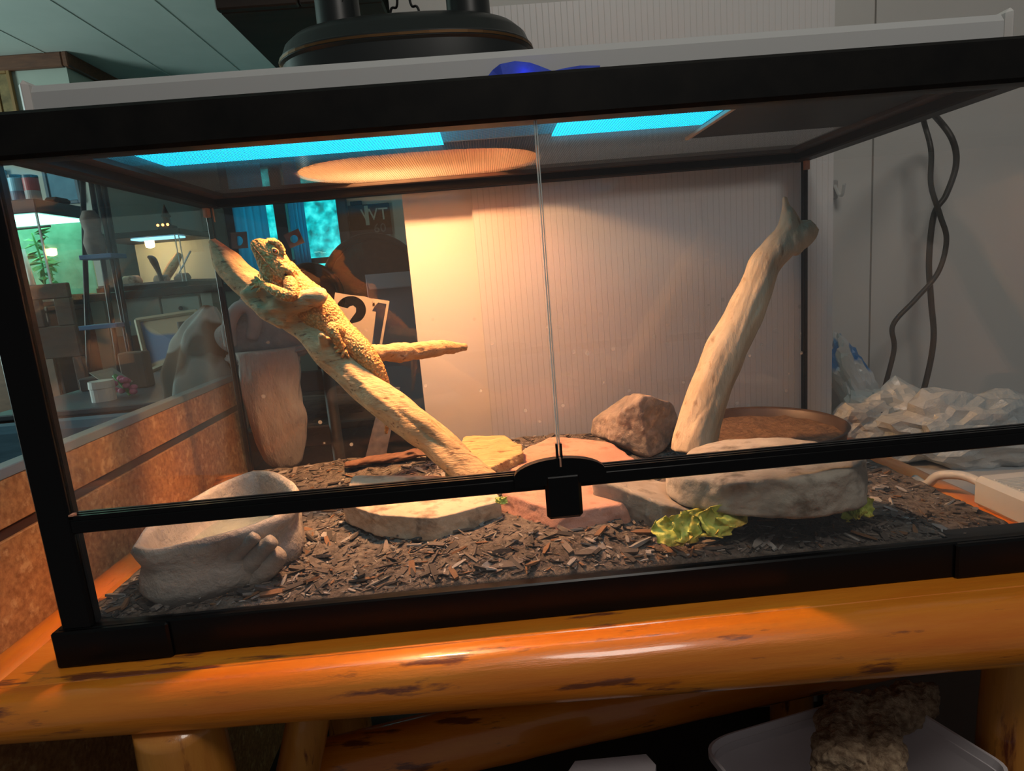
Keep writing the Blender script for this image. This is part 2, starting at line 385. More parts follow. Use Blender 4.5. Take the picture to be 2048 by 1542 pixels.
# mid rail with door tracks
rail = MB().box((.0315,.0005,hm), (W-.0155,.016,ht-.004), .001)
for y0 in (.0010, .0066, .0125): rail.box((.0315,y0,ht-.004), (W-.0155,y0+.0026,ht))
rail.build('door_rail', m_black, tank)
for x0 in (.0315, W-.0195): MB().box((x0,.001,ht-.003), (x0+.0035,.007,ht+.0015)).build('rail_clip', m_sil, tank, label='copper coloured clip')
MB().box((.0125,D-.014,hs-.020), (.0015+.012,D-.0095,hs)).build('seal_tab', m_sil, tank)
MB().box((.002,D-.022,hs-.013), (.0085,D-.010,hs)).build('seal_tab', m_sil, tank, label='copper coloured tab')
MB().box((W-.0085,D-.016,hs-.013), (W-.001,D-.010,hs)).build('seal_tab', m_sil, tank)
# panes
MB().box((.032,.004,hb), (W-.016,.008,hm)).build('lower_front_pane', m_glass, tank)
MB().box((.032,.0042,ht-.002), (W/2-.0012,.0082,h1+.004)).build('sliding_door', m_glass, tank)
MB().box((W/2+.0012,.0042,ht-.002), (W-.016,.0082,h1+.004)).build('sliding_door', m_glass, tank)
for x0 in (W/2-.0012, W/2+.0005): MB().box((x0,.0040,ht), (x0+.0008,.0084,h1)).build('door_edge', m_edge, tank)
MB().box((.004,.016,.018), (.008,D-.009,hs)).build('left_pane', m_glass_sp, tank, origin=(0,0,0))
MB().box((W-.008,.016,.018), (W-.004,D-.009,hs)).build('right_pane', m_glass, tank)
MB().box((.008,D-.008,.018), (W-.008,D-.004,hs)).build('back_pane', m_glass_b, tank, origin=(0,0,0))
# latch
lt = thing('latch_tmp', None, None, (W/2,-.006,.098)); bpy.data.objects.remove(lt)
arch = [(.4185,.1300)] + [(.4585+.0405*math.cos(a), .1385+.0150*math.sin(a)) for a in np.linspace(math.pi, 0, 18)] + [(.4985,.1300)]
arch = arch[::-1]
lb = MB().prism([(a, b) for a, b in arch], -.0075, .0005, 'y')
latch = lb.build('door_latch', m_black, tank)
MB().box((.4445,-.0085,.098), (.4765,-.001,.1395), .003).build('latch_tab', m_black, latch)
MB().box((.4565,-.0040,.1525), (.4583,.0,.1655)).box((.4603,-.0040,.1525), (.4621,.0,.1655)).build('latch_prong', m_black, latch)
MB().box((.4587,-.0079,.146), (.4602,-.0035,.1535)).build('latch_pin', m_sil, latch)
# ---------------------------------------------------------------- light hood
hood = thing('strip_light_hood', 'long grey strip light hood lying across the terrarium lid', 'light', (.465,.17,.470))
x0, x1 = .0, .935
pr = [(.1005,.470),(.1005,.4945),(.1030,.4965),(.1030,.5130),(.1075,.5200),(.1400,.5235),(.2300,.5235),(.2450,.5150),(.2450,.470),(.2410,.470),(.2410,.5150),(.1110,.5150),(.1045,.5100),(.1045,.470)]
MB().prism(pr, x0+.006, x1-.006, 'x').build('hood_shell', m_hood, hood)
MB().box((x0+.006,.0985,.470), (x1-.006,.1005,.4940), .0006).build('front_lip', m_hood2, hood)
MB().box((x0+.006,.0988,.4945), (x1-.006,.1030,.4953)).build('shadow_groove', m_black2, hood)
for a, b in ((x0, x0+.009), (x1-.009, x1)): MB().box((a,.098,.470), (b,.246,.5235), .004).build('end_cap', m_hood2, hood)
m_refl2 = mat('reflector_dull', (.12,.09,.06), rough=.5)
m_uv = emis('uv_diffuser', (.012,.56,.92), 3.8)
for a, b in ((.060,.375), (.500,.675)):
    q = MB().box((a,.112,.4648), (b,.232,.4668)).build('lit_diffuser', m_uv, hood, label='glowing cyan diffuser')
MB().cyl((x1,.17,.498), (x1+.012,.17,.498), .008).tube(catmull([(x1+.01,.17,.498),(x1+.06,.18,.502),(x1+.16,.24,.51),(x1+.24,.50,.52)], 14), .004, 8).build('power_lead', m_hood, hood, smooth=True)
# blue tape over a blue lamp at the hood front
tape = MB(); v = []; f = []
P0 = [(975,153),(985,140),(1000,128),(1030,122),(1060,125),(1080,132),(1105,142),(1130,136),(1160,131),(1200,131)]
P1 = [(975,157),(990,156),(1010,155),(1035,153),(1060,151),(1085,150),(1108,149),(1135,147),(1165,144),(1200,141)]
for k, (a, b) in enumerate(zip(P0, P1)):
    yb = .0955+.0012*math.sin(k*2.1); A = at(*a, y=yb); B = at(b[0], b[1]+10, y=yb-.004)
    v += [A, B, A+np.array((0,.0009,0)), B+np.array((0,.0009,0))]
for k in range(len(P0)-1):
    p = 4*k; f += [(p,p+1,p+5,p+4), (p+2,p+6,p+7,p+3), (p,p+4,p+6,p+2), (p+1,p+3,p+7,p+5)]
f += [(0,2,3,1), (4*len(P0)-4,4*len(P0)-3,4*len(P0)-1,4*len(P0)-2)]
m_tape = mat('blue_masking_tape', (.03,.09,.62), (.02,.05,.45), scale=60, rough=.7)
tape.add(v, f).build('blue_tape', m_tape, label='crumpled blue masking tape stuck on the front of the light hood', cat='tape')
ld = bpy.data.lights.new('indicator_light', 'POINT'); ld.energy = .0016; ld.color = (.01,.02,1); ld.shadow_soft_size = .004
lo = bpy.data.objects.new('indicator_light', ld); sc.collection.objects.link(lo); q = at(1050,140, y=.088); lo.location = q
MB().sphere((q[0],.0925,q[2]-.012), .003).build('indicator_lamp', emis('blue_led', (.01,.03,1), 6), hood, smooth=True)
# ---------------------------------------------------------------- twin dome lamp
dm = thing('twin_dome_lamp', 'black oval twin dome heat lamp sitting on the screen behind the hood', 'lamp', (.335,.36,.4655))
def oval(z, ax, ay, cx=.335, cy=.352, n=48):
    return [(cx+ax*abs(math.cos(a))**.75*(1 if math.cos(a) > 0 else -1), cy+ay*abs(math.sin(a))**.9*(1 if math.sin(a) > 0 else -1), z) for a in np.linspace(0, 2*math.pi, n, endpoint=False)]
def rings(R, cap0=False, cap1=False):
    mb = MB(); n = len(R[0]); v = [p for r in R for p in r]; f = []
    for j in range(len(R)-1):
        for k in range(n): f.append((j*n+k, j*n+(k+1) % n, (j+1)*n+(k+1) % n, (j+1)*n+k))
    if cap0: f.append(tuple(range(n-1,-1,-1)))
    if cap1: f.append(tuple((len(R)-1)*n+k for k in range(n)))
    return mb.add(v, f)
prof = [(.464,.158,.096),(.500,.160,.098),(.560,.160,.098),(.597,.159,.097),(.600,.162,.100),(.606,.162,.100),(.609,.159,.097),(.622,.154,.092),(.634,.142,.080),(.642,.125,.062),(.646,.10,.035)]
prof = [(.464+(a-.464)*.93, b, c) for a, b, c in prof]
smooth_angle(rings([oval(*p) for p in prof], cap1=True).build('dome_shell', m_dome, dm))
pin = [(.464,.1575,.0955),(.52,.156,.094),(.58,.153,.091),(.615,.146,.084),(.628,.11,.05)]
pin = [(.464+(a-.464)*.93, b, c) for a, b, c in pin]
smooth_angle(rings([oval(*p) for p in pin][::-1], cap0=True).build('dome_reflector', m_refl2, dm))
rings([oval(.5915,.1625,.1005), oval(.5945,.1625,.1005)]).build('rim_gap', mat('brass_rim', (.12,.06,.02), rough=.4, metal=.6), dm)
for cx, lab in ((.252, 0), (.418, 1)):
    s = MB().lathe([(.001,.605),(.030,.605),(.028,.64),(.0265,.75),(.0265,.80),(.020,.82),(.001,.822)], (cx,.352,0), 28).build('socket_barrel', m_dome, dm, smooth=True)
def lettering(txt, size, origin, xdir, ydir, mat_, parent, name, ext=.0003):
    cu = bpy.data.curves.new('t', 'FONT'); cu.body = txt; cu.size = size; cu.extrude = ext; cu.align_x = 'CENTER'; cu.resolution_u = 2
    ob = bpy.data.objects.new('t', cu); sc.collection.objects.link(ob)
    dg = bpy.context.evaluated_depsgraph_get(); me = bpy.data.meshes.new_from_object(ob.evaluated_get(dg))
    X = np.array(xdir, float); X /= np.linalg.norm(X); Y = np.array(ydir, float); Y -= X*(X@Y); Y /= np.linalg.norm(Y); Z = np.cross(X, Y); O = np.array(origin, float)
    mb = MB(); mb.v = [tuple(O+X*v.co.x+Y*v.co.y+Z*v.co.z) for v in me.vertices]; mb.f = [tuple(p.vertices) for p in me.polygons]
    bpy.data.objects.remove(ob); bpy.data.curves.remove(cu); bpy.data.meshes.remove(me)
    return mb.build(name, mat_, parent)
m_let = mat('faded_print', (.10,.11,.11), rough=.6)
lettering('caution', .010, (.418,.3245,.672), (1,0,0), (0,0,1), m_let, dm, 'warning_print')
lettering('Ry', .012, (.262,.3250,.664), (1,0,.1), (0,0,1), m_let, dm, 'warning_print')
hw = MB().tube(catmull([(.315,.352,.620),(.319,.352,.656),(.327,.352,.660),(.329,.352,.68),(.329,.352,.74),(.337,.352,.747),(.344,.352,.74),(.344,.352,.68),(.346,.352,.660),(.354,.352,.656),(.359,.352,.620)], 60), .0016, 8)
hw.build('hanger_wire', m_black, dm, smooth=True)
for cx in (.252, .418):
    MB().tube(catmull([(cx,.352,.82),(cx-.02,.36,.86),(cx-.08,.42,.90),(cx-.10,.50,.95),(cx-.1,.58,1.1)], 20), .0035, 8).build('power_cord', m_black, dm, smooth=True)
bulb_b = MB().lathe([(.0005,.034),(.014,.034),(.016,.022),(.030,.010),(.037,.003),(.037,.0)], (0,0,0), 28)
bulb_f = MB().lathe([(.037,.0),(.0365,-.0007),(.0005,-.002)], (0,0,0), 28)
tl = Matrix.Rotation(math.radians(-30), 3, 'X') @ Matrix.Rotation(math.radians(-6), 3, 'Y')
for b_ in (bulb_b, bulb_f): b_.v = [tuple(np.array(tl @ Vector(p))+np.array((.272,.330,.566))) for p in b_.v]
bulb_b.build('heat_bulb', m_refl, dm, smooth=True, label='warm reflector bulb')
bulb_f.build('bulb_face', emis('warm_bulb', (1,.49,.195), 840), dm, smooth=True, label='lit bulb face')
MB().sphere((.418,.352,.560), (.028,.028,.032), 20, 12).build('heat_bulb', mat('red_bulb', (.6,.03,.02), rough=.25, emit=(1,.05,.015), estr=55), dm, smooth=True, label='red bulb')
# ---------------------------------------------------------------- the log table
table = thing('log_table', 'orange varnished pine log table carrying the terrarium', 'table', (.46,.22,-.62))
def log(name, pts, r, m_, n=24, seed=0, flat=None, mb_=None, bump=.05):
    P, R = spline(pts, r, 60)
    def pf(a, t): return 1+bump*noise.noise(Vector((math.cos(a)*1.2+seed, math.sin(a)*1.2, t*6)))+.4*bump*noise.noise(Vector((math.cos(a)*3+seed, math.sin(a)*3, t*24)))
    mb = MB().tube(P, R, n, prof=pf)
    if flat is not None: mb.v = [(x, y, min(z, flat+.0006*noise.noise(Vector((x*9, y*30, 0))))) for x, y, z in mb.v]
    return mb.build(name, m_, table, smooth=True)
for k in range(4):
    ya = -.026+k*.142
    MB().box((-.048,ya+.0008,-.030), (.938,ya+.1412,0), .0015).build('tabletop_plank', m_orange, table)
log('front_log', [(-.100,-.030,-.0215),(.0,-.030,-.0225),(.4,-.031,-.0275),(.85,-.032,-.033),(1.12,-.033,-.034)], [.022,.023,.0285,.034,.035], m_orange, 32, 1, flat=-.0005, bump=.05)
log('side_log', [(-.073,-.02,-.026),(-.073,.2,-.026),(-.073,.56,-.026)], [.026]*3, m_orangeY, 20, 2, flat=.0, bump=.03)
log('side_log', [(.972,-.02,-.030),(.972,.2,-.030),(.972,.56,-.030)], [.032,.033,.032], m_orangeY, 24, 3, flat=.0, bump=.05)
log('rear_log', [(-.10,.575,-.036),(.45,.578,-.036),(1.0,.575,-.036)], [.034]*3, m_orange, 20, 4, flat=.0)
for (x_, y_, s_) in ((.103,-.020,5), (.918,.022,6), (.08,.54,7), (.93,.54,8)):
    log('leg', [(x_,y_,-.62),(x_,y_,-.35),(x_,y_,-.046)], [.040,.038,.036], m_orangeZ, 24, s_)
log('stretcher_log', [(.14,.10,-.226),(.5,.16,-.222),(.93,.22,-.226)], [.034,.037,.034], m_orange, 24, 9)
log('brace', [(.10,.03,-.35),(.16,.05,-.2),(.205,.06,-.06)], [.022]*3, m_orangeZ, 20, 10)
# particle board panel at the left
pb = thing('particle_board_panel', 'particle board panel with grey top edge standing left of the terrarium', 'panel', (-.115,.25,-.62))
m_cork = mat('particle_board', (.52,.27,.10), (.30,.13,.045), scale=130, rough=.75, bump=.25, c3=(.62,.38,.17), s3=60, lo3=.55, hi3=.66, bdist=.003)
MB().box((-.125,-.075,.100), (-.105,.75,.148), .001).build('upper_board', m_cork, pb)
MB().box((-.125,-.075,.1485), (-.104,.75,.160), .001).build('edge_strip', mat('grey_laminate', (.22,.27,.28), rough=.5), pb)
MB().box((-.123,-.075,.088), (-.1085,.75,.0995)).build('joint_strip', mat('dark_joint', (.06,.025,.015), rough=.8), pb)
MB().box((-.125,-.06,-.62), (-.105,.75,.0878), .001).build('lower_board', m_cork, pb)
# ---------------------------------------------------------------- substrate
def hsub(x, y):
    b = .034+.013*math.exp(-((x-.48)/.26)**2)+.006*math.exp(-((x-.12)/.12)**2-((y-.03)/.08)**2)
    b += .005*noise.noise(Vector((x*9, y*9, 1.3)))+.0035*noise.noise(Vector((x*30, y*30, 4.1)))+.0018*noise.noise(Vector((x*90, y*90, 7)))
    if y < .06: b = .0335+(b-.0335)*max(0, (y-.010)/.05)**.7
    if x > .80: b -= .010*min(1, (x-.80)/.1)
    return max(.012, b)
def vcolor(ob, cols):
    me = ob.data; a = me.color_attributes.new('Col', 'FLOAT_COLOR', 'POINT')
    a.data.foreach_set('color', np.array([(*c, 1) for c in cols], dtype=np.float32).ravel())
def mat_attr(name, rough=.85, bump=0, bscale=400):
    m = mat(name, (.1,.1,.1), rough=rough, bump=bump, bscale=bscale if bump else None, bdist=.002); N, L = nt(m)
    a = N.new('ShaderNodeAttribute'); a.attribute_name = 'Col'
    mx = N.new('ShaderNodeMix'); mx.data_type = 'RGBA'; mx.blend_type = 'MULTIPLY'; mx.inputs[0].default_value = .5
    n = N.new('ShaderNodeTexNoise'); n.inputs['Scale'].default_value = 300; L.new(a.outputs[0], mx.inputs[6]); L.new(n.outputs[0], mx.inputs[7])
    L.new(mx.outputs[2], N['Principled BSDF'].inputs['Base Color']); return m
m_soil = mat('bark_soil', (.06,.047,.038), (.17,.14,.115), scale=110, rough=.95, bump=.9, bscale=170, bdist=.006, c3=(.24,.20,.165), s3=240, lo3=.60, hi3=.70)
NX, NY = 260, 130; v = []; f = []
for j in range(NY):
    for i in range(NX):
        x_ = .0092+(W-.0184)*i/(NX-1); y_ = .0125+(D-.0125-.0092)*j/(NY-1); v.append((x_, y_, hsub(x_, y_)))
for j in range(NY-1):
    for i in range(NX-1): p = j*NX+i; f.append((p, p+1, p+NX+1, p+NX))
n0 = len(v); bd = [i for i in range(NX)]+[j*NX+NX-1 for j in range(1, NY)]+[(NY-1)*NX+i for i in range(NX-2, -1, -1)]+[j*NX for j in range(NY-2, 0, -1)]
for k in bd: v.append((v[k][0], v[k][1], .010))
for k in range(len(bd)): f.append((bd[k], n0+k, n0+(k+1) % len(bd), bd[(k+1) % len(bd)]))
MB().add(v, f).build('substrate', m_soil, smooth=True, label='dark crumbly bark substrate covering the terrarium floor', cat='substrate', kind='stuff')
rnd = random.Random(3); cm = MB(); cols = []
for k in range(7500):
    x_ = rnd.uniform(.014, W-.014); y_ = .0165+(D-.032)*rnd.random()**1.35
    big = rnd.random() < .16
    l = rnd.uniform(.010, .026) if big else rnd.uniform(.003, .009); wd = l*rnd.uniform(.14, .34); th = wd*rnd.uniform(.25, .55)
    if x_ > .78: l *= .6; wd *= .8
    a = rnd.uniform(0, math.pi); e = rnd.gauss(0, .20)
    d = np.array((math.cos(a)*math.cos(e), math.sin(a)*math.cos(e), math.sin(e))); s = np.array((-math.sin(a), math.cos(a), rnd.gauss(0, .4))); s /= np.linalg.norm(s); u = np.cross(d, s)
    cx_, cy_ = np.clip(x_, .012+l/2, W-.012-l/2), np.clip(y_, .015+l/2, D-.012-l/2)
    c = np.array((cx_, cy_, hsub(cx_, cy_)+th*rnd.uniform(.0, .7)+.0006))
    j1, j2 = rnd.uniform(.3, 1), rnd.uniform(.3, 1)
    vv = []
    for sx, wj in ((-1, j1), (-.2, 1), (1, j2)):
        for sy, su in ((-1,-1),(1,-1),(1,1),(-1,1)): vv.append(c+d*sx*l/2+s*sy*wd/2*wj+u*su*th/2*wj)
    cm.add(vv, [(3,2,1,0),(8,9,10,11),(0,1,5,4),(1,2,6,5),(2,3,7,6),(3,0,4,7),(4,5,9,8),(5,6,10,9),(6,7,11,10),(7,4,8,11)])
    r = rnd.random(); g = .03+.16*r*r
    if rnd.random() < .22: col = (g+.24, g+.215, g+.19)
    elif rnd.random() < .12: col = (.22, .11, .05)
    else: col = (g*1.25, g, g*.82)
    cols += [col]*12
ch = cm.build('wood_chips', mat_attr('wood_chip', bump=.3), label='loose wood chips and bark shreds strewn over the substrate', cat='wood chips', kind='stuff')
vcolor(ch, cols)
# ---------------------------------------------------------------- rocks
def ico(sub):
    import bmesh
    bm = bmesh.new(); bmesh.ops.create_icosphere(bm, subdivisions=sub, radius=1)
    V = np.array([v.co[:] for v in bm.verts]); F = [tuple(v.index for v in q.verts) for q in bm.faces]; bm.free(); return V, F
ICO5 = ico(6); ICO3 = ico(3)
def rock(name, m_, c, planes, dims, label, cat='rock', k=40, nz=.003, seed=0, ns=22, fine=.0008, group=None, base=ICO5, zmin=None):
    V, F = base; out = []
    c = np.array(c); nrm = [(np.array(n)/np.linalg.norm(n), d) for n, d in planes]
    dd = V*np.array(dims); dd /= np.linalg.norm(dd, axis=1)[:, None]
    inv = np.zeros(len(V))
    for n, d in nrm: inv += np.maximum(0, dd@n/d)**k
    r = inv**(-1/k); P = dd*r[:, None]
    for i, p in enumerate(P):
        q = Vector(p*ns)+Vector((seed*3.1, seed, 0)); h = nz*fbm(q, 3)+fine*noise.noise(Vector(p*160))+fine*1.6*noise.noise(Vector(p*70+c))
        o = c+p+dd[i]*h
        if zmin is not None: o[2] = max(o[2], zmin)
        out.append(o)
    return MB().add(out, F).build(name, m_, smooth=True, label=label, cat=cat, group=group)
def slab_planes(poly, c, zt, zb, tilt=(0,0), slope=.15, slope_b=.0):
    pl = [((tilt[0], tilt[1], 1), zt-c[2]), ((0,0,-1), c[2]-zb)]; n = len(poly)
    for i in range(n):
        a = np.array(poly[i][:2]); b = np.array(poly[(i+1) % n][:2]); e = b-a; nn = np.array((e[1], -e[0])); nn /= np.linalg.norm(nn)
        if nn@(a-c[:2]) < 0: nn = -nn
        pl.append(((nn[0], nn[1], slope), nn@(a-c[:2])/math.sqrt(1+slope*slope)))
    return pl
def slab(name, m_, px, zt, zb, label, seed=0, nz=.003, k=40, slope=.2, tilt=(0,0), cat='rock', world=False, fine=.0008):
    poly = px if world else [at(*p, z=zt) for p in px]; c = np.append(np.mean([p[:2] for p in poly], 0), (zt+zb)/2)
    ex = np.ptp(np.array([p[:2] for p in poly]), axis=0)/2
    return rock(name, m_, c, slab_planes(poly, c, zt, zb, tilt, slope), (ex[0], ex[1], (zt-zb)/2), label, cat, k, nz, seed, zmin=max(.012, zb-.002), fine=fine)
def rmat(name, a, b, c, sc_=14, bump=.5): return mat(name, a, b, scale=sc_, rough=.9, bump=bump, bscale=90, c3=c, s3=35, lo3=.52, hi3=.68, bdist=.004)
m_r1 = rmat('grey_tan_stone', (.26,.22,.175), (.40,.35,.29), (.14,.115,.09))
m_r2 = rmat('buff_flagstone', (.42,.32,.22), (.55,.43,.31), (.22,.15,.10))
m_r3 = rmat('red_sandstone', (.42,.20,.14), (.50,.27,.20), (.30,.13,.09), 10)
m_r4 = rmat('speckled_granite', (.30,.235,.185), (.17,.14,.12), (.42,.33,.26), 30, .9)
slab('flagstone', m_r2, [(682,1006),(760,1030),(872,1036),(1000,1002),(968,950),(706,950)], .068, .042, 'flat buff flagstone lying under the foot of the leaning branch', 1, slope=.05, nz=.004)
slab('sandstone_slab', m_r3, [(985,985),(1120,1030),(1260,1010),(1300,930),(1225,880),(1100,868),(1020,905)], .066, .030, 'flat reddish sandstone slab behind the door latch', 2, nz=.003, slope=.4)
slab('lower_stone', m_r1, [(1190,985),(1330,1022),(1400,1024),(1490,990),(1400,950),(1250,960)], .068, .034, 'pointed grey stone wedged below the big rounded slab', 3, slope=-.1, nz=.004, tilt=(.25,.05))
slab('rounded_slab', m_r1, [(1312,918),(1370,950),(1500,966),(1680,962),(1752,935),(1712,900),(1560,862),(1400,866)], .108, .070, 'large rounded grey slab resting on stones at the right', 4, k=10, slope=.0, nz=.006, tilt=(-.06,.08))
slab('prop_stone', m_r1, [(1520,985),(1640,985),(1640,935),(1520,930)], .062, .025, 'small stone propping up the rear of the rounded slab', 14, k=12)
bc = at(1283,845, y=.345)
rock('boulder', m_r4, bc, [((-1,-.35,.1),.046),((-.55,-.8,-.1),.040),((.55,-.85,.05),.034),((1,-.1,.25),.050),((.3,.2,1),.037),((-.6,.05,.85),.040),((0,1,.2),.042),((.2,0,-1),.040),((-.5,-.2,-.8),.043),((.7,-.2,-.6),.050)], (.05,.042,.042), 'angular speckled granite boulder beside the upright branch', nz=.005, k=26, seed=5, zmin=.03)
m_cbark = mat('yellow_bark', (.50,.32,.13), (.66,.45,.20), scale=20, stretch=(1,4,4), rough=.9, bump=.8, bscale=60, c3=(.25,.13,.05), s3=18, st3=(2,9,9), lo3=.56, hi3=.66)
slab('bark_block', m_cbark, [(885,935),(960,945),(1050,905),(1040,888),(1010,872),(930,872)], .080, .045, 'chunky yellow cork bark block behind the foot of the leaning branch', 6, nz=.006, slope=.1, cat='bark', fine=.0016)
# ---------------------------------------------------------------- food tray with soil
tc_ = np.array((.795,.345)); zt = .067
tr = thing('feeding_saucer', 'round brown plastic saucer of soil behind the rounded slab', 'saucer', (tc_[0],tc_[1],.04))
m_sauc = mat('brown_plastic', (.085,.055,.042), (.055,.036,.028), scale=16, rough=.45)
MB().lathe([(.001,.038),(.098,.038),(.106,.042),(.109,zt-.003),(.112,zt),(.110,zt+.001),(.106,zt-.002),(.103,.046),(.001,.043)], (tc_[0],tc_[1],0), 72).build('dish', m_sauc, tr, smooth=True)
v = [(tc_[0],tc_[1],.060)]; f = []
for j in range(1, 15):
    for k in range(60):
        a = 2*math.pi*k/60; r = .1038*j/14; x_, y_ = tc_[0]+r*math.cos(a), tc_[1]+r*math.sin(a); v.append((x_, y_, .058+.0045*fbm((x_*40, y_*40, 2), 4)-.004*(j/14)**4))
for k in range(60):
    f.append((0, 1+k, 1+(k+1) % 60))
    for j in range(13): f.append((1+j*60+k, 1+(j+1)*60+k, 1+(j+1)*60+(k+1) % 60, 1+j*60+(k+1) % 60))
MB().add(v, f).build('soil_fill', mat('coarse_soil', (.22,.13,.075), (.12,.07,.042), scale=120, rough=.95, bump=.9, bscale=220, bdist=.004), tr, smooth=True, kind='stuff')
# ---------------------------------------------------------------- water bowl
rim_px = [(260,1098),(292,1056),(345,1020),(420,980),(500,944),(545,946),(592,966),(598,1002),(566,1032),(500,1062),(430,1084),(350,1100),(296,1106)]
zr = .094
rim = [at(*p, z=zr)[:2] for p in rim_px]; rim = [p[:2] for p in catmull([np.append(p, 0) for p in rim]+[np.append(rim[0], 0)], 73)[:-1]]
rim = np.array(rim); bcn = rim.mean(0); nR = len(rim)
def bring(sc_, z, nz=0, sd=0, inset=0):
    d = rim-bcn; L0 = np.linalg.norm(d, axis=1)[:, None]; q = bcn+d*sc_+d/L0*inset
    return [(x_+nz*noise.noise(Vector((x_*45, y_*45, z*45+sd))), y_+nz*noise.noise(Vector((x_*45+9, y_*45, z*45+sd))), z+(.003*noise.noise(Vector((x_*16+3, y_*16, 0))) if z > .08 else 0)) for x_, y_ in q]
m_bowl = mat('resin_stone', (.40,.36,.31), (.31,.28,.25), scale=18, rough=.5, bump=.5, bscale=60, c3=(.30,.24,.19), s3=12, lo3=.55, hi3=.75)
R_ = [bring(1,.036,.003,0,-.006), bring(1,.050,.005,1,-.001), bring(1,.064,.006,2,-.003), bring(1,.074,.004,3,-.006), bring(1,.083,.003,4,-.001), bring(1,.091,.002,5,.000), bring(1,.0965,.001,6,-.003), bring(1,.0965,.001,6,-.007), bring(1,.091,.001,7,-.011), bring(1,.072,.003,8,-.014), bring(1,.052,.003,9,-.019), bring(.55,.046,.002,10,-.01), bring(.05,.046,0,0,0)]
wbowl = thing('water_bowl', 'grey resin rock water bowl in the front left corner of the terrarium', 'bowl', (bcn[0],bcn[1],.036))
rings(R_, True, True).build('bowl_body', m_bowl, wbowl, smooth=True)
# rock-like ridges modelled on the bowl's front
for k, (pts, rr) in enumerate(((((430,1165),(470,1110),(512,1072)), .008), (((462,1168),(505,1120),(545,1080)), .010), (((500,1165),(535,1130),(560,1105)), .012))):
    P, R2 = spline([at(*p, y=.045+.004*k) for p in pts], [rr*.8, rr*1.1, rr*.7], 20)
    MB().tube(P, R2, 14, prof=lambda a, t: 1+.16*noise.noise(Vector((math.cos(a)*2, math.sin(a)*2, t*5+k)))).build('rock_ridge', m_bowl, wbowl, smooth=True)
m_water = glass_mat('water', tint=(.86,.95,.95), f0=.03)
MB().add([(x_, y_, .060) for x_, y_, z_ in bring(1,.060,0,0,-.0165)], [tuple(range(nR))]).build('water', m_water, wbowl)
# ---------------------------------------------------------------- driftwood
m_drift = mat('driftwood', (.42,.25,.11), (.60,.39,.19), scale=9, stretch=(1.5,6,6), rough=.8, bump=.7, bscale=40, c3=(.20,.10,.045), s3=34, lo3=.575, hi3=.68, bdist=.004)
m_drift2 = mat('pale_driftwood', (.46,.35,.23), (.58,.46,.32), scale=9, stretch=(6,6,1.5), rough=.75, bump=.4, bscale=30, c3=(.26,.15,.08), s3=14, lo3=.60, hi3=.72, bdist=.004)
def wood(mb, voxel, grain_dir, amp, name, m_, label, seed=0, cat='branch', smooth_it=2):
    o = remesh(mb, voxel, smooth_it); g = np.array(grain_dir, float); g /= np.linalg.norm(g); V = []
    for p, n in zip(o.v, o.n):
        a = p@g; q = p-g*a
        h = amp*1.2*noise.noise(Vector(q*70+g*a*9)+Vector((seed,0,0)))+amp*1.5*noise.noise(Vector(p*32)+Vector((0,seed,0)))+amp*.55*noise.noise(Vector(q*190+g*a*16))-amp*1.2*max(0, abs(noise.noise(Vector(q*45+g*a*6+seed)))*-6+.5)
        V.append(p+n*h)
    return MB().add(V, o.f).build(name, m_, smooth=True, label=label, cat=cat)
BR = [(.403,.180,.050),(.388,.190,.064),at(894,905,y=.216),at(814,837,y=.246),at(736,776,y=.275),at(697,743,y=.288),at(655,703,y=.300),at(612,656,y=.309),at(552,612,y=.320),at(505,574,y=.332),at(465,538,y=.345),at(436,498,y=.356),at(424,478,y=.358)]
mb = MB(); P, R2 = spline(BR, [.020,.021,.0205,.021,.0215,.0215,.022,.019,.018,.019,.018,.012,.005], 104)
mb.tube(P, R2, 28, prof=lambda a, t: 1+.16*noise.noise(Vector((math.cos(a)*1.6, math.sin(a)*1.6, t*9)))+.10*noise.noise(Vector((math.cos(a)*4, math.sin(a)*4, t*14))))
P, R2 = spline([at(545,622,y=.308),at(580,613,y=.294),at(615,600,y=.286),at(640,590,y=.281),at(650,585,y=.279)], [.018,.0145,.0125,.010,.006], 24)      # blunt stub toward the viewer
mb.tube(P, R2, 18, prof=lambda a, t: 1+.15*noise.noise(Vector((math.cos(a)*2, math.sin(a)*2, t*4))))
P, R2 = spline([at(690,715,y=.290),at(745,708,y=.325),at(820,703,y=.362),at(890,697,y=.392),at(934,693,y=.408)], [.015,.0125,.0125,.011,.0055], 40)   # long side limb
mb.tube(P, R2, 16, prof=lambda a, t: 1+.12*noise.noise(Vector((math.cos(a)*2, math.sin(a)*2, t*7))))
P, R2 = spline([at(500,580,y=.318),at(536,625,y=.304),at(558,645,y=.296),at(570,652,y=.292)], [.016,.011,.007,.003], 24)      # torn splinter
mb.tube(P, R2, 14, prof=lambda a, t: 1+.25*noise.noise(Vector((math.cos(a)*2, math.sin(a)*2, t*9))))
P, R2 = spline([at(530,590,y=.312),at(560,622,y=.298),at(580,637,y=.288)], [.014,.012,.006], 20)
mb.tube(P, R2, 14)
P, R2 = spline([at(652,690,y=.285),at(644,674,y=.274),at(641,668,y=.270)], [.009,.0055,.004], 10)      # knot peg
mb.tube(P, R2, 12)
gdir = at(500,545,y=.335)-at(900,885,y=.222)
wood(mb, .0024, gdir, .0021, 'leaning_branch', m_drift, 'thick pale driftwood branch leaning up to the left rear corner under the lizard', 2)
mb = MB(); UB = [at(1388,905,y=.262),at(1392,870,y=.266),at(1412,800,y=.275),at(1452,700,y=.286),at(1490,625,y=.293),at(1518,560,y=.298),at(1532,525,y=.300),at(1560,493,y=.301),at(1590,470,y=.302)]
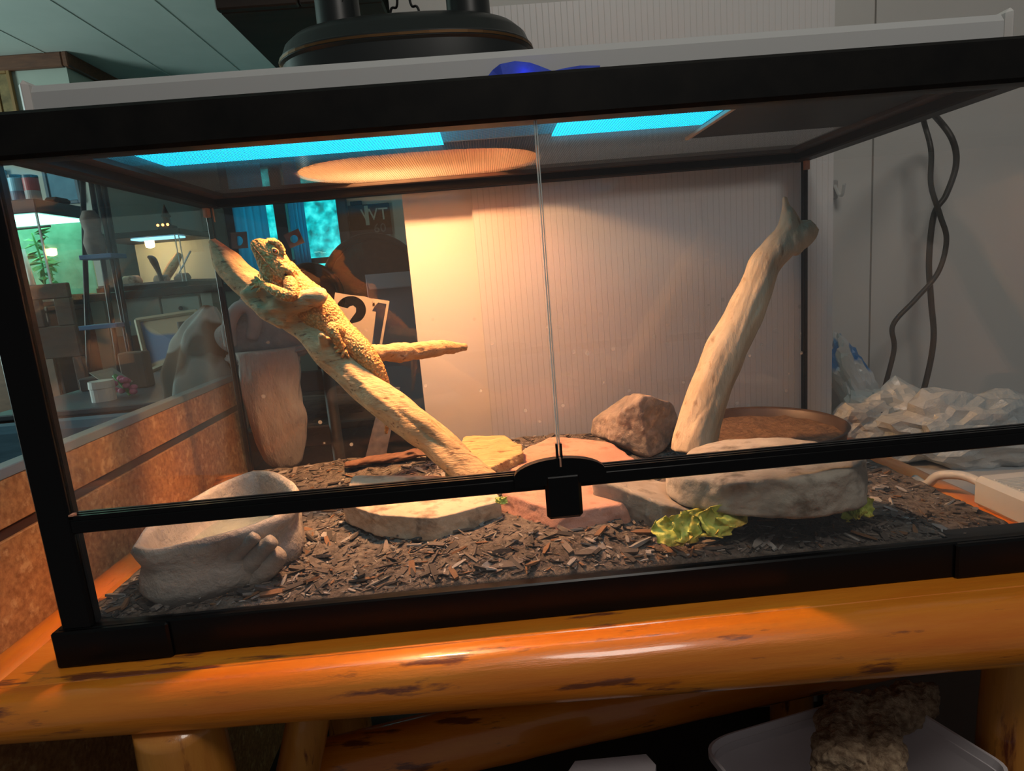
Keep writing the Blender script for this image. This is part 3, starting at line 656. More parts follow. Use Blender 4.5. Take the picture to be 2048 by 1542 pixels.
P, R2 = spline(UB, [.031,.029,.027,.026,.024,.021,.021,.020,.018], 80)
def pg(a, t): return 1+.07*noise.noise(Vector((math.cos(a)*1.6, math.sin(a)*1.6, t*8)))-.16*math.exp(-((a-3.9-.3*math.sin(t*3))/.13)**2)
mb.tube(P, R2, 36, prof=pg)
P, R2 = spline([at(1568,505,y=.301),at(1578,455,y=.302),at(1574,420,y=.302),at(1569,393,y=.302)], [.019,.015,.007,.003], 24)
mb.tube(P, R2, 16, prof=lambda a, t: 1+.12*noise.noise(Vector((math.cos(a)*2, math.sin(a)*2, t*6))))
P, R2 = spline([at(1575,490,y=.301),at(1605,468,y=.303),at(1622,455,y=.305)], [.020,.018,.014], 18)
mb.tube(P, R2, 16, prof=lambda a, t: 1+.16*noise.noise(Vector((math.cos(a)*2, math.sin(a)*2, t*6))))
wood(mb, .0022, at(1518,560,y=.298)-at(1392,870,y=.266), .0010, 'upright_branch', m_drift2, 'pale upright driftwood branch with forked tip behind the rounded slab', 5)
# fallen wood strip at the back
mb = MB(); P, R2 = spline([at(690,930,z=.048),at(780,915,z=.050),at(860,905,z=.052),at(905,912,z=.05)], [.010,.014,.013,.007], 24)
mb.tube(P, R2, 12, ry=[.4*q for q in R2], prof=lambda a, t: 1+.9*noise.noise(Vector((math.cos(a)*2, math.sin(a)*2, t*9))))
wood(mb, .0018, (1,.2,0), .0010, 'bark_strip', mat('red_bark', (.11,.05,.03), (.20,.10,.06), scale=40, rough=.9, bump=.6, bscale=80, bdist=.003), 'rough reddish bark strip lying behind the leaning branch', 3, 'bark')
# ---------------------------------------------------------------- wilted lettuce
def leaf(px, Y, size, seed, label, sx=1.0, sz=.7):
    c = at(*px, y=Y); rn = random.Random(seed); root = thing('lettuce_scrap', label, 'lettuce', (c[0],c[1],hsub(c[0],c[1])))
    nL = 5 if size > .03 else 2
    for q in range(nL):
        n = 22; v = []; f = []; o = np.array((c[0]+(q-(nL-1)/2)*size*.24*sx, c[1]+rn.uniform(-.004,.004), c[2]-size*.02+rn.uniform(-.2,.2)*size*.2+(q-(nL-1)/2)*size*.03))
        ax = rn.uniform(-.9, .9); tz = rn.uniform(.5, 1.2)
        for j in range(n+1):
            for i in range(n+1):
                a, b = (i/n-.5)*2, (j/n-.5)*2; rr = math.hypot(a, b); m_ = 1/(1+.25*rr**3)
                a2, b2 = a*m_, b*m_
                fold = .30*noise.noise(Vector((a*1.4+seed, b*1.4+q*5, 0)))+.16*noise.noise(Vector((a*3.5, b*3.5+seed, q)))+.12*rr**3*math.sin(8*math.atan2(b, a)+q)
                X = size*.36*sx*(a2*math.cos(ax)-fold*math.sin(ax)); Z = size*.42*sz*(b2*math.sin(tz)+fold*math.cos(tz)+.18); Yy = size*.34*(b2*math.cos(tz)-fold*.8)
                v.append(o+np.array((X, Yy, max(Z, hsub(o[0],o[1])-o[2]+.001))))
        for j in range(n):
            for i in range(n): p = j*(n+1)+i; f.append((p, p+1, p+n+2, p+n+1))
        lo_ = MB().add(v, f).build('leaf', m_leaf, root, smooth=True)
        sm = lo_.modifiers.new('thick', 'SOLIDIFY'); sm.thickness = .0007
    return root
m_leaf = mat('wilted_lettuce', (.52,.55,.10), (.36,.50,.08), scale=26, rough=.55, c3=(.60,.36,.06), s3=30, lo3=.46, hi3=.66, bump=.5, bscale=160, bdist=.003)
leaf((1402,1048), .030, .062, 4, 'crumpled yellow green lettuce scrap in front of the stones', 1.0, .70)
leaf((1712,1018), .040, .034, 9, 'small wilted lettuce scrap at the right end of the rounded slab', .6, 1.0)
leaf((1003,1000), .085, .016, 12, 'tiny yellow lettuce scrap beside the flagstone')
# ---------------------------------------------------------------- bearded dragon
S0 = at(503,484, y=.288); N0 = at(576,547, y=.312)
ha = N0-S0; HL = np.linalg.norm(ha); ha /= HL
hs_ = CP-S0; hs_ -= ha*(hs_@ha); hs_ /= np.linalg.norm(hs_)          # toward the viewer
hu = np.cross(hs_, ha); hu /= np.linalg.norm(hu)
if hu@(CR*.646+CU*.763) < 0: hu = -hu
kpx = HL/96.
def hp(a, u, s): return S0+ha*a*kpx+hu*u*kpx+hs_*s*kpx
ST = [(-1,4,-1,3),(2,11,-6,8),(8,18,-11,12.5),(18,25,-16,16),(30,33,-22,21),(38,36,-27,24),(50,33,-34,29),(62,29,-42,34),(76,25,-46,38),(90,20,-45,37),(102,16,-38,32),(116,13,-30,28)]
mb = MB(); Rg = []
ST2 = catmull([np.array(s) for s in ST], 48)
for a, tp, bt, hw_ in ST2:
    r = []
    for k in range(32):
        t = 2*math.pi*k/32; c_, s_ = math.cos(t), math.sin(t)
        ex = .82; cc = abs(c_)**ex*math.copysign(1, c_); ss = abs(s_)**ex*math.copysign(1, s_)
        mid = (tp+bt)/2*.2
        uu = mid+(tp-mid)*ss if ss > 0 else mid+(mid-bt)*ss
        wdt = hw_*(1-.28*max(0, ss)**2)*(1-.12*max(0, -ss))
        r.append(hp(a, uu, wdt*cc))
    Rg.append(r)
mb.add(*(lambda q: (q.v, q.f))(rings(Rg, True, True)))
# brow ridges
for sg in (1, -1):
    P, R2 = spline([hp(20,24,12*sg), hp(34,33,17*sg), hp(48,31,20*sg), hp(60,24,24*sg)], [4*kpx,6.5*kpx,6*kpx,3.5*kpx], 16); mb.tube(P, R2, 10)
    P, R2 = spline([hp(70,2,32*sg), hp(86,6,36*sg), hp(100,2,34*sg)], [5*kpx,8*kpx,5*kpx], 12); mb.tube(P, R2, 10)
# trunk and tail
SP = [(562,540,.306,27),(580,562,.312,28),(600,586,.312,33),(622,608,.310,37),(645,632,.308,36),(668,655,.306,31),(690,674,.298,26),(718,697,.290,23),(743,727,.285,19.5),(760,757,.285,15.5),(769,786,.290,12),(774,812,.298,8.5),(775,840,.303,5.5),(772,868,.304,3)]
P, R2 = spline([at(a, b, y=y) for a, b, y, r in SP], [r*.001/1.24*.85 for a, b, y, r in SP], 120)
mb.tube(P, R2, 28, up=tuple(hs_), ry=[q*.92 for q in R2])
SPINE, SPR = P, R2
def limb(pts, rad, n=26, seg=14):
    P, R2 = spline([at(a, b, y=y) for a, b, y in pts], [r*.00068 for r in rad], n); mb.tube(P, R2, seg)
def dtoe(pts, r0, r1):
    P, R2 = spline([at(a, b, y=y) for a, b, y in pts], [r0*.00068]*(len(pts)-1)+[r1*.00068], 14); mb.tube(P, R2, 8)
# near front leg: shoulder, elbow, wrist, hand
limb([(578,560,.290),(582,575,.280),(584,590,.274),(570,590,.272),(548,580,.275),(528,570,.284),(520,567,.288)], [11,13,11.5,11,9.5,6.5,6])
for q in ([(523,567,.288),(514,557,.290),(508,553,.292)], [(521,566,.288),(509,561,.291),(501,562,.293)], [(521,568,.287),(508,567,.290),(498,572,.291)], [(522,571,.286),(510,573,.288),(501,580,.289)], [(525,573,.285),(518,580,.286),(512,586,.287)]):
    dtoe(q, 3.0, 1.3)
# far front leg
limb([(588,560,.330),(570,560,.336),(548,562,.332),(534,560,.322)], [11,10,8,5])
# near hind leg: thigh, knee, shank, foot
limb([(684,668,.290),(672,660,.280),(663,655,.274),(670,672,.272),(680,690,.275),(686,697,.277)], [13,13,10.5,9.5,8,7])
for q in ([(686,695,.277),(676,688,.274),(669,686,.273)], [(685,697,.276),(675,694,.272),(667,695,.271)], [(686,699,.276),(677,702,.272),(670,705,.271)], [(688,700,.276),(686,708,.273),(684,716,.271)], [(690,699,.277),(694,708,.276),(699,716,.275)]):
    dtoe(q, 3.0, 1.3)
# far hind leg
limb([(690,668,.322),(705,664,.330),(716,676,.336),(716,692,.330)], [12,11,8,6])
drg = remesh(mb, .00090, 2)
V = []
spa = np.array(SPINE)
for p, n in zip(drg.v, drg.n):
    h = .00055*noise.noise(Vector(p*260))+.0007*max(0, noise.noise(Vector(p*420)))
    V.append(p+n*h)
m_drag = mat('dragon_skin', (.70,.31,.075), (.80,.43,.13), scale=60, rough=.72, bump=.7, voro=330, vcol=.5, c3=(.48,.17,.04), s3=55, lo3=.54, hi3=.66, bdist=.0022)
dragon = thing('bearded_dragon', 'sandy orange bearded dragon basking on the leaning branch with head raised', 'lizard', tuple(at(650,690,y=.30)))
MB().add(V, drg.f).build('body', m_drag, dragon, smooth=True)
# eyes, ear, mouth line, nostril
m_eye = mat('dragon_eye', (.10,.025,.008), (.30,.09,.02), scale=200, rough=.08, coat=1)
m_lid = mat('eyelid', (.60,.34,.12), rough=.7, bump=.4, bscale=500, bdist=.001)
m_dark = mat('dark_hollow', (.045,.014,.006), rough=.9)
for sg in (1, -1):
    e = MB().sphere(hp(41,17,24.5*sg), 5.8*kpx, 18, 12).build('eye', m_eye, dragon, smooth=True)
    ring = [hp(41,17,24.5*sg)+(ha*math.cos(t)*7.0+hu*math.sin(t)*5.0)*kpx+hs_*sg*2.6*kpx for t in np.linspace(0, 2*math.pi, 25)]
    MB().tube(ring, 1.7*kpx, 8, cap=False).build('eyelid', m_lid, e, smooth=True)
    q = hp(85,0,36.6*sg); ear = MB()
    R0 = [[q+(ha*math.cos(t)*w_+hu*math.sin(t)*hh)*kpx+hs_*sg*dz*kpx for t in np.linspace(0, 2*math.pi, 20, endpoint=False)] for w_, hh, dz in ((4.6,7.6,.2),(4.2,7.0,1.6),(2.2,4.0,1.9))]
    rings(R0, True, True).build('ear_opening', m_dark, dragon, smooth=True)
    ml = [hp(0,-2,6*sg), hp(8,-5,13.2*sg), hp(20,-7.5,17*sg), hp(36,-11,24.5*sg), hp(52,-15,30.5*sg), hp(66,-17,34.5*sg)]
    MB().tube(catmull(ml, 30), .8*kpx, 6).build('mouth_line', mat('lip_line', (.22,.09,.03), rough=.8), dragon, smooth=True)
    MB().sphere(hp(5,10,9.6*sg), 1.3*kpx, 8, 6).build('nostril', m_dark, dragon, smooth=True)
# spines: beard rows, back of the head, flanks
sp = MB(); rs = random.Random(5)
def spine(p, d, L, r):
    d = np.array(d)/np.linalg.norm(d); sp.tube([np.array(p)-d*L*.3, np.array(p)+d*L*.45, np.array(p)+d*L], [r, r*.6, r*.05], 6)
for row, (a0, u0) in enumerate(((0,0), (3,-6))):
    for k in range(15):
        t = k/14; a = 54+50*t+a0; u = -38+12*t+u0; 
        wv = np.interp(a, [s[0] for s in ST], [s[3] for s in ST]); bt_ = np.interp(a, [s[0] for s in ST], [s[2] for s in ST])
        ss_ = min(.97, abs(u/bt_)); q = (1-(ss_**(1/.82))**2)**.41*(1-.12*ss_)*1.02
        for sg in (1, -1): spine(hp(a+rs.uniform(-1,1), u, wv*q*.95*sg), ha*.75-hu*.75+hs_*sg*.6, rs.uniform(5,8)*kpx, 1.5*kpx)
for k in range(13):
    t = k/12; a = 84+18*math.sin(t*math.pi)*.6; s_ = (t-.5)*2*34; spine(hp(a+10, 19-10*abs(t-.5)**1.5*2, s_), ha*.7+hu*.7+hs_*.3*np.sign(s_), rs.uniform(5,8)*kpx, 1.6*kpx)
for sg in (1,):
    for k in range(7): spine(hp(92+k*2.0, 14-k*5, 34), ha*.9+hu*.2+hs_*.5, rs.uniform(5,9)*kpx, 1.7*kpx)
for k in range(26, 74):
    p, r = SPINE[k], SPR[k]; tn = SPINE[k+1]-SPINE[k-1]; tn /= np.linalg.norm(tn); vv = CP-p; vv -= tn*(vv@tn); vv /= np.linalg.norm(vv); uu = np.cross(vv, tn)
    if uu@CU < 0: uu = -uu
    for q in range(2):
        b_ = -.35+rs.uniform(-.18,.18)+q*.35; dd = vv*math.cos(b_)+uu*math.sin(b_)*-1
        spine(p+dd*r*.93, dd*.7+tn*.9, rs.uniform(2.5,4.6)*kpx, 1.1*kpx)
    b_ = rs.uniform(.9,1.5); dd = vv*math.cos(b_)+uu*math.sin(b_); spine(p+dd*r*.93, dd*.7+tn*.9, rs.uniform(2,3.2)*kpx, 1.*kpx)
sp.build('spines', mat('spine_scales', (.78,.52,.22), (.62,.36,.12), scale=80, rough=.7), dragon, smooth=True, label='pale pointed spines', kind='stuff')
# ---------------------------------------------------------------- right of the terrarium
m_cord = mat('black_cord', (.03,.026,.02), rough=.5)
c1 = [(.945,.26,.505),(1.02,.36,.52)]+[at(a,b,y=.53) for a,b in ((1846,236),(1862,300),(1862,370),(1880,430),(1893,480),(1876,545),(1830,600),(1786,650),(1788,700),(1766,790),(1752,872))]
c2 = [(.945,.30,.505),(1.03,.40,.525)]+[at(a,b,y=.545) for a,b in ((1872,234),(1905,280),(1912,330),(1892,390),(1868,430),(1858,520),(1862,600),(1867,680),(1850,770),(1818,870))]
MB().tube(catmull(c1, 110), .0042, 10).build('hanging_cable', m_cord, smooth=True, label='thin black power cord hanging with a kink toward the bags', cat='cord', group='cords beside the terrarium')
MB().tube(catmull(c2, 110), .0048, 10).build('hanging_cable', m_cord, smooth=True, label='thick black power cord hanging straight down right of the kinked cord', cat='cord', group='cords beside the terrarium')
hk = thing('wall_hook', 'clear plastic hook stuck on the white wall above the bags', 'hook', tuple(at(1668,392,y=.62)))
m_clear = mat('clear_plastic', (.62,.62,.60), rough=.2, trans=.5)
q = at(1668,378,y=.612); MB().box((q[0]-.010,.614,q[2]-.018), (q[0]+.010,.620,q[2]+.016), .003).build('back_plate', m_clear, hk)
MB().tube(catmull([(q[0]+.002,.613,q[2]+.006),(q[0]+.002,.600,q[2]-.010),(q[0]+.004,.592,q[2]-.012),(q[0]+.006,.590,q[2]+.006)], 16), .003, 8).build('prong', m_clear, hk, smooth=True)
# crate and plastic bags
cr_ = thing('storage_crate', 'pale grey storage crate standing right of the table under the bags', 'crate', (1.20,.36,-.62))
m_crate = mat('pale_plastic', (.42,.45,.47), rough=.5)
MB().box((1.022,.10,-.62), (1.44,.60,-.05), .006).build('crate_body', m_crate, cr_)
MB().box((1.016,.094,-.07), (1.446,.606,-.045), .004).build('crate_lid', m_crate, cr_)
def bag(px, Y, dims, seed, m_, label, rot=0):
    c = at(*px, y=Y); c[2] = max(c[2], -.044+dims[2]*.8); V, F = ico(4); out = []
    for p in V:
        h = 1+.45*noise.noise(Vector(p*1.3)+Vector((seed,0,0)))+.28*(.5-abs(noise.noise(Vector(p*2.6)+Vector((0,seed,0)))))+.10*noise.noise(Vector(p*6))
        q = np.array((p[0]*dims[0], p[1]*dims[1], p[2]*dims[2]))*h
        q = np.array((q[0]*math.cos(rot)+q[2]*math.sin(rot), q[1], -q[0]*math.sin(rot)+q[2]*math.cos(rot))); o = c+q; o[2] = max(o[2], -.0445); out.append(o)
    return MB().add(out, F).build('plastic_bag', m_, smooth=False, label=label, cat='bag', group='plastic bags by the wall')
def bmat(n, a, thr): return mat(n, a, (.50,.52,.50), scale=14, rough=.28, bump=.6, bscale=30, c3=(.03,.20,.48), s3=5, lo3=thr, hi3=thr+.01, bdist=.01, detail=0)
m_bagw = bmat('white_bag', (.62,.62,.58), .60); m_bagb = bmat('blue_white_bag', (.58,.60,.60), .53); m_bagc = mat('clear_bag', (.42,.47,.48), (.55,.58,.57), scale=9, rough=.2, bump=.7, bscale=24, bdist=.012)
b1 = bag((1708,770), .54, (.030,.03,.085), 3, m_bagb, 'tall white plastic bag with blue print leaning on the corrugated sheet', -.35)
b2 = bag((1800,830), .50, (.075,.035,.045), 8, m_bagw, 'crumpled white plastic bag with blue stripe behind the kinked cord', .55)
b3 = bag((1720,850), .47, (.055,.03,.035), 5, m_bagc, 'clear crinkled plastic bag lying beside the saucer', .1)
b4 = bag((1930,900), .42, (.13,.06,.060), 12, m_bagc, 'large clear plastic bag slumped behind the white adapter', .05)
m_ink = mat('print_ink', (.10,.12,.16), rough=.6)
lettering('chy', .022, at(1746,835,y=.455), (1,0,-.12), (.1,0,1), m_ink, b2, 'bag_print')
lettering('be', .022, at(1818,845,y=.445), (1,0,-.9), (.6,0,1), m_ink, b2, 'bag_print')
# white adapter on the right table log
ad = thing('power_adapter', 'white ribbed power adapter lying on the right edge of the table', 'adapter', (.99,.10,.0))
m_wp = mat('white_plastic', (.60,.60,.57), rough=.4)
MB().box((.956,.02,.0008), (1.030,.152,.038), .006).build('adapter_body', m_wp, ad)
for k in range(9): MB().box((.964,.094+k*.0042,.0376), (.998,.0962+k*.0042,.0393), .0004).build('rib', m_wp, ad)
MB().box((.985,.03,.0378), (1.02,.062,.0386)).build('rating_label', mat('dark_red_label', (.16,.03,.04), rough=.5), ad, label='dark red label')
MB().tube(catmull([(.975,.150,.022),(.965,.175,.028),(.950,.198,.022),(.945,.212,.006),(.950,.24,.004)], 20), .0055, 10).build('adapter_cord', m_wp, ad, smooth=True)
# ---------------------------------------------------------------- below the table
zt = -.20
tubc = [at(1398,1490,z=zt), at(1765,1382,z=zt), at(2052,1560,z=zt), at(1560,1690,z=zt)]
def rquad(C, z, shrink, rr=.18, n=8):
    C = [np.array(c[:2]) for c in C]; m_ = np.mean(C, 0); C = [m_+(c-m_)*shrink for c in C]; out = []
    for i in range(4):
        p, a, b = C[i], C[i-1], C[(i+1) % 4]; s, e = p+(a-p)*rr, p+(b-p)*rr
        for t in np.linspace(0, 1, n): out.append((*((1-t)**2*s+2*t*(1-t)*p+t*t*e), z))
    return out
tub = thing('plastic_tub', 'open frosted plastic tub under the table holding a shaggy sponge', 'tub', (*np.mean([c[:2] for c in tubc], 0), -.36))
m_tub = mat('frosted_plastic', (.75,.70,.72), rough=.35, trans=.15)
rings([rquad(tubc,-.36,.80), rquad(tubc,-.205,.95), rquad(tubc,-.203,1.0), rquad(tubc,-.196,1.0), rquad(tubc,-.196,.975), rquad(tubc,-.22,.93), rquad(tubc,-.352,.78)], True, True).build('tub_shell', m_tub, tub, smooth=False)
smooth_angle(bpy.data.objects['tub_shell'], 50)
cx_, cy_ = np.mean([c[:2] for c in tubc], 0)
MB().box((cx_-.10,cy_-.08,-.62), (cx_+.10,cy_+.08,-.361), .003).build('cardboard_box', mat('cardboard', (.20,.12,.07), rough=.85), label='plain brown box standing under the plastic tub', cat='box')
mb = MB()
for pts, r in (([(1690,1560),(1685,1500),(1690,1440),(1720,1420)], [.030,.028,.026,.022]), ([(1720,1430),(1790,1420),(1850,1405),(1872,1410)], [.022,.024,.022,.014]), ([(1745,1430),(1765,1480),(1770,1560)], [.018,.020,.018])):
    P, R2 = spline([at(a,b,z=-.20) for a,b in pts], r, 30); mb.tube(P, R2, 14)
o = remesh(mb, .0026, 1); V = []
for p, n in zip(o.v, o.n): V.append(p+n*(.004*noise.noise(Vector(p*170))+.005*noise.noise(Vector(p*75))))
MB().add(V, o.f).build('shaggy_sponge', mat('shaggy_fibre', (.62,.45,.29), (.24,.15,.09), scale=120, rough=.95, bump=.8, bscale=300, bdist=.006), smooth=True, label='shaggy brown fibre sponge draped over the rim of the plastic tub', cat='sponge')
fb = [at(1135,1545,z=-.17), at(1150,1522,z=-.17), at(1292,1508,z=-.17), at(1312,1530,z=-.17), at(1300,1620,z=-.17), at(1140,1640,z=-.17)]
ft = thing('foam_block', 'white foam block standing upright under the front of the table', 'foam', (float(np.mean([p[0] for p in fb])), float(np.mean([p[1] for p in fb])), -.62))
MB().prism([(p[0], p[1]) for p in fb][::-1], -.62, -.17).build('foam_body', mat('white_foam', (.55,.50,.52), rough=.9, bump=.2, bscale=80), ft)
# ---------------------------------------------------------------- things taped on or standing just behind the back glass
YG = D-.0036
m_card = mat('brown_card', (.10,.085,.075), rough=.8)
def polyplate(name, outer, holes, y0, th, m_, label, cat, parent=None, px=True, group=None):
    cu = bpy.data.curves.new('c', 'CURVE'); cu.dimensions = '2D'; cu.fill_mode = 'BOTH'; cu.extrude = th/2
    for P in [outer]+holes:
        P = [(lambda q: (q[0], q[2]))(at(*p, y=y0)) if px else p for p in P]; s = cu.splines.new('POLY'); s.points.add(len(P)-1); s.use_cyclic_u = True
        for k, p in enumerate(P): s.points[k].co = (p[0], p[1], 0, 1)
    ob = bpy.data.objects.new('c', cu); sc.collection.objects.link(ob); dg = bpy.context.evaluated_depsgraph_get()
    me = bpy.data.meshes.new_from_object(ob.evaluated_get(dg)); mb = MB(); mb.v = [(v.co.x, y0+th/2+v.co.z, v.co.y) for v in me.vertices]; mb.f = [tuple(p.vertices) for p in me.polygons]
    bpy.data.objects.remove(ob); bpy.data.curves.remove(cu); bpy.data.meshes.remove(me)
    return mb.build(name, m_, parent, label=label, cat=cat, group=group)
def circ(cx, cy, r, n=28, a0=0, a1=2*math.pi): return [(cx+r*math.cos(t), cy+r*math.sin(t)) for t in np.linspace(a0, a1, n, endpoint=False)]
polyplate('card_square', [(461,465),(493,463),(496,496),(464,498)], [[(474,473)]+circ(476,482,10,14,-1.4,1.4)+[(474,491)]], YG, .0012, m_card, 'small brown card square with half round hole taped to the back glass', 'card', group='card squares on the back glass')
polyplate('card_square', [(567,470),(596,457),(609,485),(580,497)], [circ(588,478,8)], YG, .0012, m_card, 'tilted brown card square with round hole taped beside the lizard head', 'card', group='card squares on the back glass')
m_sten = mat('beige_stencil', (.50,.42,.32), rough=.6)
st = thing('number_stencil', 'beige number stencil reading 21 fixed to the back glass behind the lizard', 'stencil', tuple(at(720,690,y=YG)))
two = [(675,613)]+[(702+28*math.cos(t), 618+28*math.sin(t)) for t in np.linspace(-2.95, .75, 20)]+[(703,650),(690,641),(705,628)]+[(712,620),(710,611),(703,607),(697,612),(696,615)]
polyplate('stencil_plate', [(670,585),(700,590),(729,593),(745,598),(744,607),(749,605),(750,611),(744,622),(752,624),(744,690),(668,690),(664,640)], [[(676,612)]+[(702+30*math.cos(t), 620+28*math.sin(t)) for t in np.linspace(-2.9, .95, 22)]+[(693,650)]+[(712,624),(712,616),(706,611),(699,613),(695,617)]], YG, .0010, m_sten, None, None, st)
polyplate('stencil_one', [(745,597),(779,602),(764,690),(759,690),(773,608),(756,605),(750,612),(745,613)], [], YG, .0010, m_sten, None, None, st)
# leaning metal strip
ms = MB(); A = at(730,918,y=.52); B = at(770,918,y=.52); C_ = at(800,775,y=.52); D_ = at(766,775,y=.52)
ms.add([A,B,C_,D_]+[p+np.array((0,.004,0)) for p in (A,B,C_,D_)], [(0,1,2,3),(7,6,5,4),(0,4,5,1),(1,5,6,2),(2,6,7,3),(3,7,4,0)])
ms.v = [(a, b, max(c, .0005)) for a, b, c in ms.v]
ms.build('metal_rule', mat('worn_metal', (.20,.21,.24), (.34,.35,.38), scale=60, rough=.45, metal=.4, c3=(.35,.08,.05), s3=8, lo3=.66, hi3=.7), label='worn metal rule leaning behind the back glass under the branch', cat='ruler')
# dark chest behind, carrying a box, a basket tray and logs
m_chest = mat('chest_wood', (.030,.020,.015), (.055,.036,.026), scale=8, rough=.6)
cz = -.02
ch_ = thing('low_chest', 'low dark wooden chest standing behind the table', 'chest', (.06,1.15,-.62))
MB().box((-.30,1.045,-.62), (.275,1.60,cz-.02), .004).build('chest_body', m_chest, ch_)
MB().box((-.275,1.035,cz-.02), (.28,1.61,cz), .004).build('chest_lid', m_chest, ch_)
bx0 = thing('grey_carton', 'pale grey carton with raised flap on the dark chest', 'carton', (.19,1.10,cz))
m_gc = mat('grey_carton', (.23,.22,.26), rough=.7)
MB().box((.115,1.06,cz), (.262,1.24,.335), .002).build('carton_body', m_gc, bx0)
MB().add([(.115,1.058,.335),(.262,1.058,.335),(.275,1.025,.300),(.128,1.025,.300),(.115,1.061,.337),(.262,1.061,.337),(.277,1.026,.303),(.128,1.026,.303)], [(0,3,2,1),(4,5,6,7),(0,1,5,4),(1,2,6,5),(2,3,7,6),(3,0,4,7)]).build('carton_flap', m_gc, bx0)
m_basket = mat('brown_basket', (.035,.018,.013), (.055,.028,.02), scale=30, rough=.6)
for px_, Y_, r_, lab in (((752,570), 1.46, .145, 'large'), ((628,592), 1.36, .085, 'small')):
    c = at(*px_, y=Y_); t_ = thing('round_tray', lab+' round brown tray with black rim propped upright behind the carton' if lab == 'large' else 'small round brown tray propped upright left of the large tray', 'tray', (c[0],c[1],cz), 'round trays on the chest')
    pr_ = [(.001,.0),(r_*.9,.0),(r_,-.03),(r_,-.034),(r_*.9,-.006),(.001,-.006)]
    mb = MB().lathe(pr_, (0,0,0), 40); mb.v = [(c[0]+x_, c[1]+z_, c[2]+y_) for x_, y_, z_ in mb.v]; mb.build('tray_dish', m_basket, t_, smooth=True)
    ring = [(c[0]+r_*math.cos(a), c[1]-.032, c[2]+r_*math.sin(a)) for a in np.linspace(0, 2*math.pi, 49)]
    MB().tube(ring, .012, 10, cap=False).build('tray_rim', m_black, t_, smooth=True)
    MB().box((c[0]-.02,c[1],cz), (c[0]+.02,c[1]+.02,c[2]), .003).build('tray_prop', m_black, t_)
m_dlog = mat('dark_driftwood', (.10,.065,.04), (.05,.032,.02), scale=20, stretch=(1,5,5), rough=.9, bump=.6, bscale=50)
for k, (a, b, r_, lab) in enumerate((((-.24,1.085),(.06,1.10),.030,'front'), ((-.18,1.26),(.12,1.30),.04,'middle'), ((-.12,1.16),(.09,1.175),.022,'thin front'))):
    P, R2 = spline([(a[0],a[1],cz+r_),((a[0]+b[0])/2,(a[1]+b[1])/2+.01,cz+r_*1.05),(b[0],b[1],cz+r_)], [r_*.9,r_,r_*.8], 24)
    MB().tube(P, R2, 16, prof=lambda t, s: 1+.14*noise.noise(Vector((math.cos(t)*2+k, math.sin(t)*2, s*6)))).build('driftwood_log', m_dlog, smooth=True, label=['long dark driftwood log lying at the left of the chest top', 'thick dark driftwood log lying behind the others', 'thin dark driftwood log at the front edge of the chest'][k], cat='log', group='logs on the chest')
# garments on a ladder back chair
chx = thing('ladder_back_chair', 'dark ladder back chair behind the terrarium hung with clothes', 'chair', (-.06,.86,-.62))
for x_, y_, zt_ in ((-.22,.80,.27), (.06,.80,.27), (-.22,1.0,-.22), (.06,1.0,-.22)):
    MB().cyl((x_,y_,-.62), (x_,y_,zt_), .014, .012, 12).build('leg', m_chest, chx, smooth=True)
MB().box((-.235,.79,-.22), (.075,1.02,-.195), .006).build('seat', m_chest, chx)
for z_ in (-.02,.10,.22): MB().box((-.215,.795,z_), (.055,.806,z_+.045), .003).build('back_slat', m_chest, chx)
def cloth(name, path, wid, dep, m_, label, cat, seed, folds=5, amp=.18, n=60, seg=56, up=(0,1,0)):
    P = catmull([np.append(np.array(p, float), (w_, d_)) for p, w_, d_ in zip(path, wid, dep)], n)
    mb = MB(); mb.tube([p[:3] for p in P], [max(.001, p[3]) for p in P], seg, ry=[max(.001, p[4]) for p in P], up=up,
        prof=lambda a, t: 1+amp*math.sin(a*folds+3*noise.noise(Vector((a*.5, t*2.5, seed)))+2*t)*(.5+.5*math.sin(t*3.1))+amp*.9*noise.noise(Vector((math.cos(a)*2.2, math.sin(a)*2.2+seed, t*6))))
    return mb.build(name, m_, smooth=True, label=label, cat=cat)
m_khaki = mat('khaki_cloth', (.38,.345,.31), (.31,.28,.255), scale=14, stretch=(2,2,.7), rough=.95, bump=.7, bscale=16, bdist=.02)
m_sweat = mat('grey_fleece', (.28,.27,.265), (.22,.21,.21), scale=30, rough=1, bump=.6, bscale=18, bdist=.02)
m_patt = mat('patterned_cloth', (.34,.36,.33), (.40,.42,.40), scale=6, rough=1, c3=(.12,.065,.035), s3=11, lo3=.52, hi3=.56, detail=1)
tro = cloth('khaki_trousers', [at(530,700,y=.70),at(540,760,y=.70),at(548,830,y=.69),at(562,890,y=.685),at(572,925,y=.68),at(574,936,y=.68)], [.062,.058,.054,.048,.030,.006], [.035,.034,.03,.026,.018,.005], m_khaki, 'beige trouser leg hanging from the chair behind the back glass', 'trousers', 2, 3, .13)
m_pattern_unused = None
sw_ = thing('grey_sweatshirt', 'grey fleece sweatshirt bundled over the chair above the beige trousers', 'sweatshirt', tuple(at(530,720,y=.745)))
def clothpart(name, path, wid, dep, m_, seed, folds, amp, parent):
    o = cloth(name, path, wid, dep, m_, None, None, seed, folds, amp, up=(0,1,0)); o.parent = parent; o.location = np.array(WL[o.name])-WL[parent.name]; return o
clothpart('torso', [at(455,640,y=.745),at(470,655,y=.745),at(520,660,y=.745),at(580,655,y=.745),at(640,640,y=.745),at(655,632,y=.745)], [.010,.055,.064,.058,.05,.008], [.01,.042,.046,.044,.04,.006], m_sweat, 4, 3, .10, sw_)
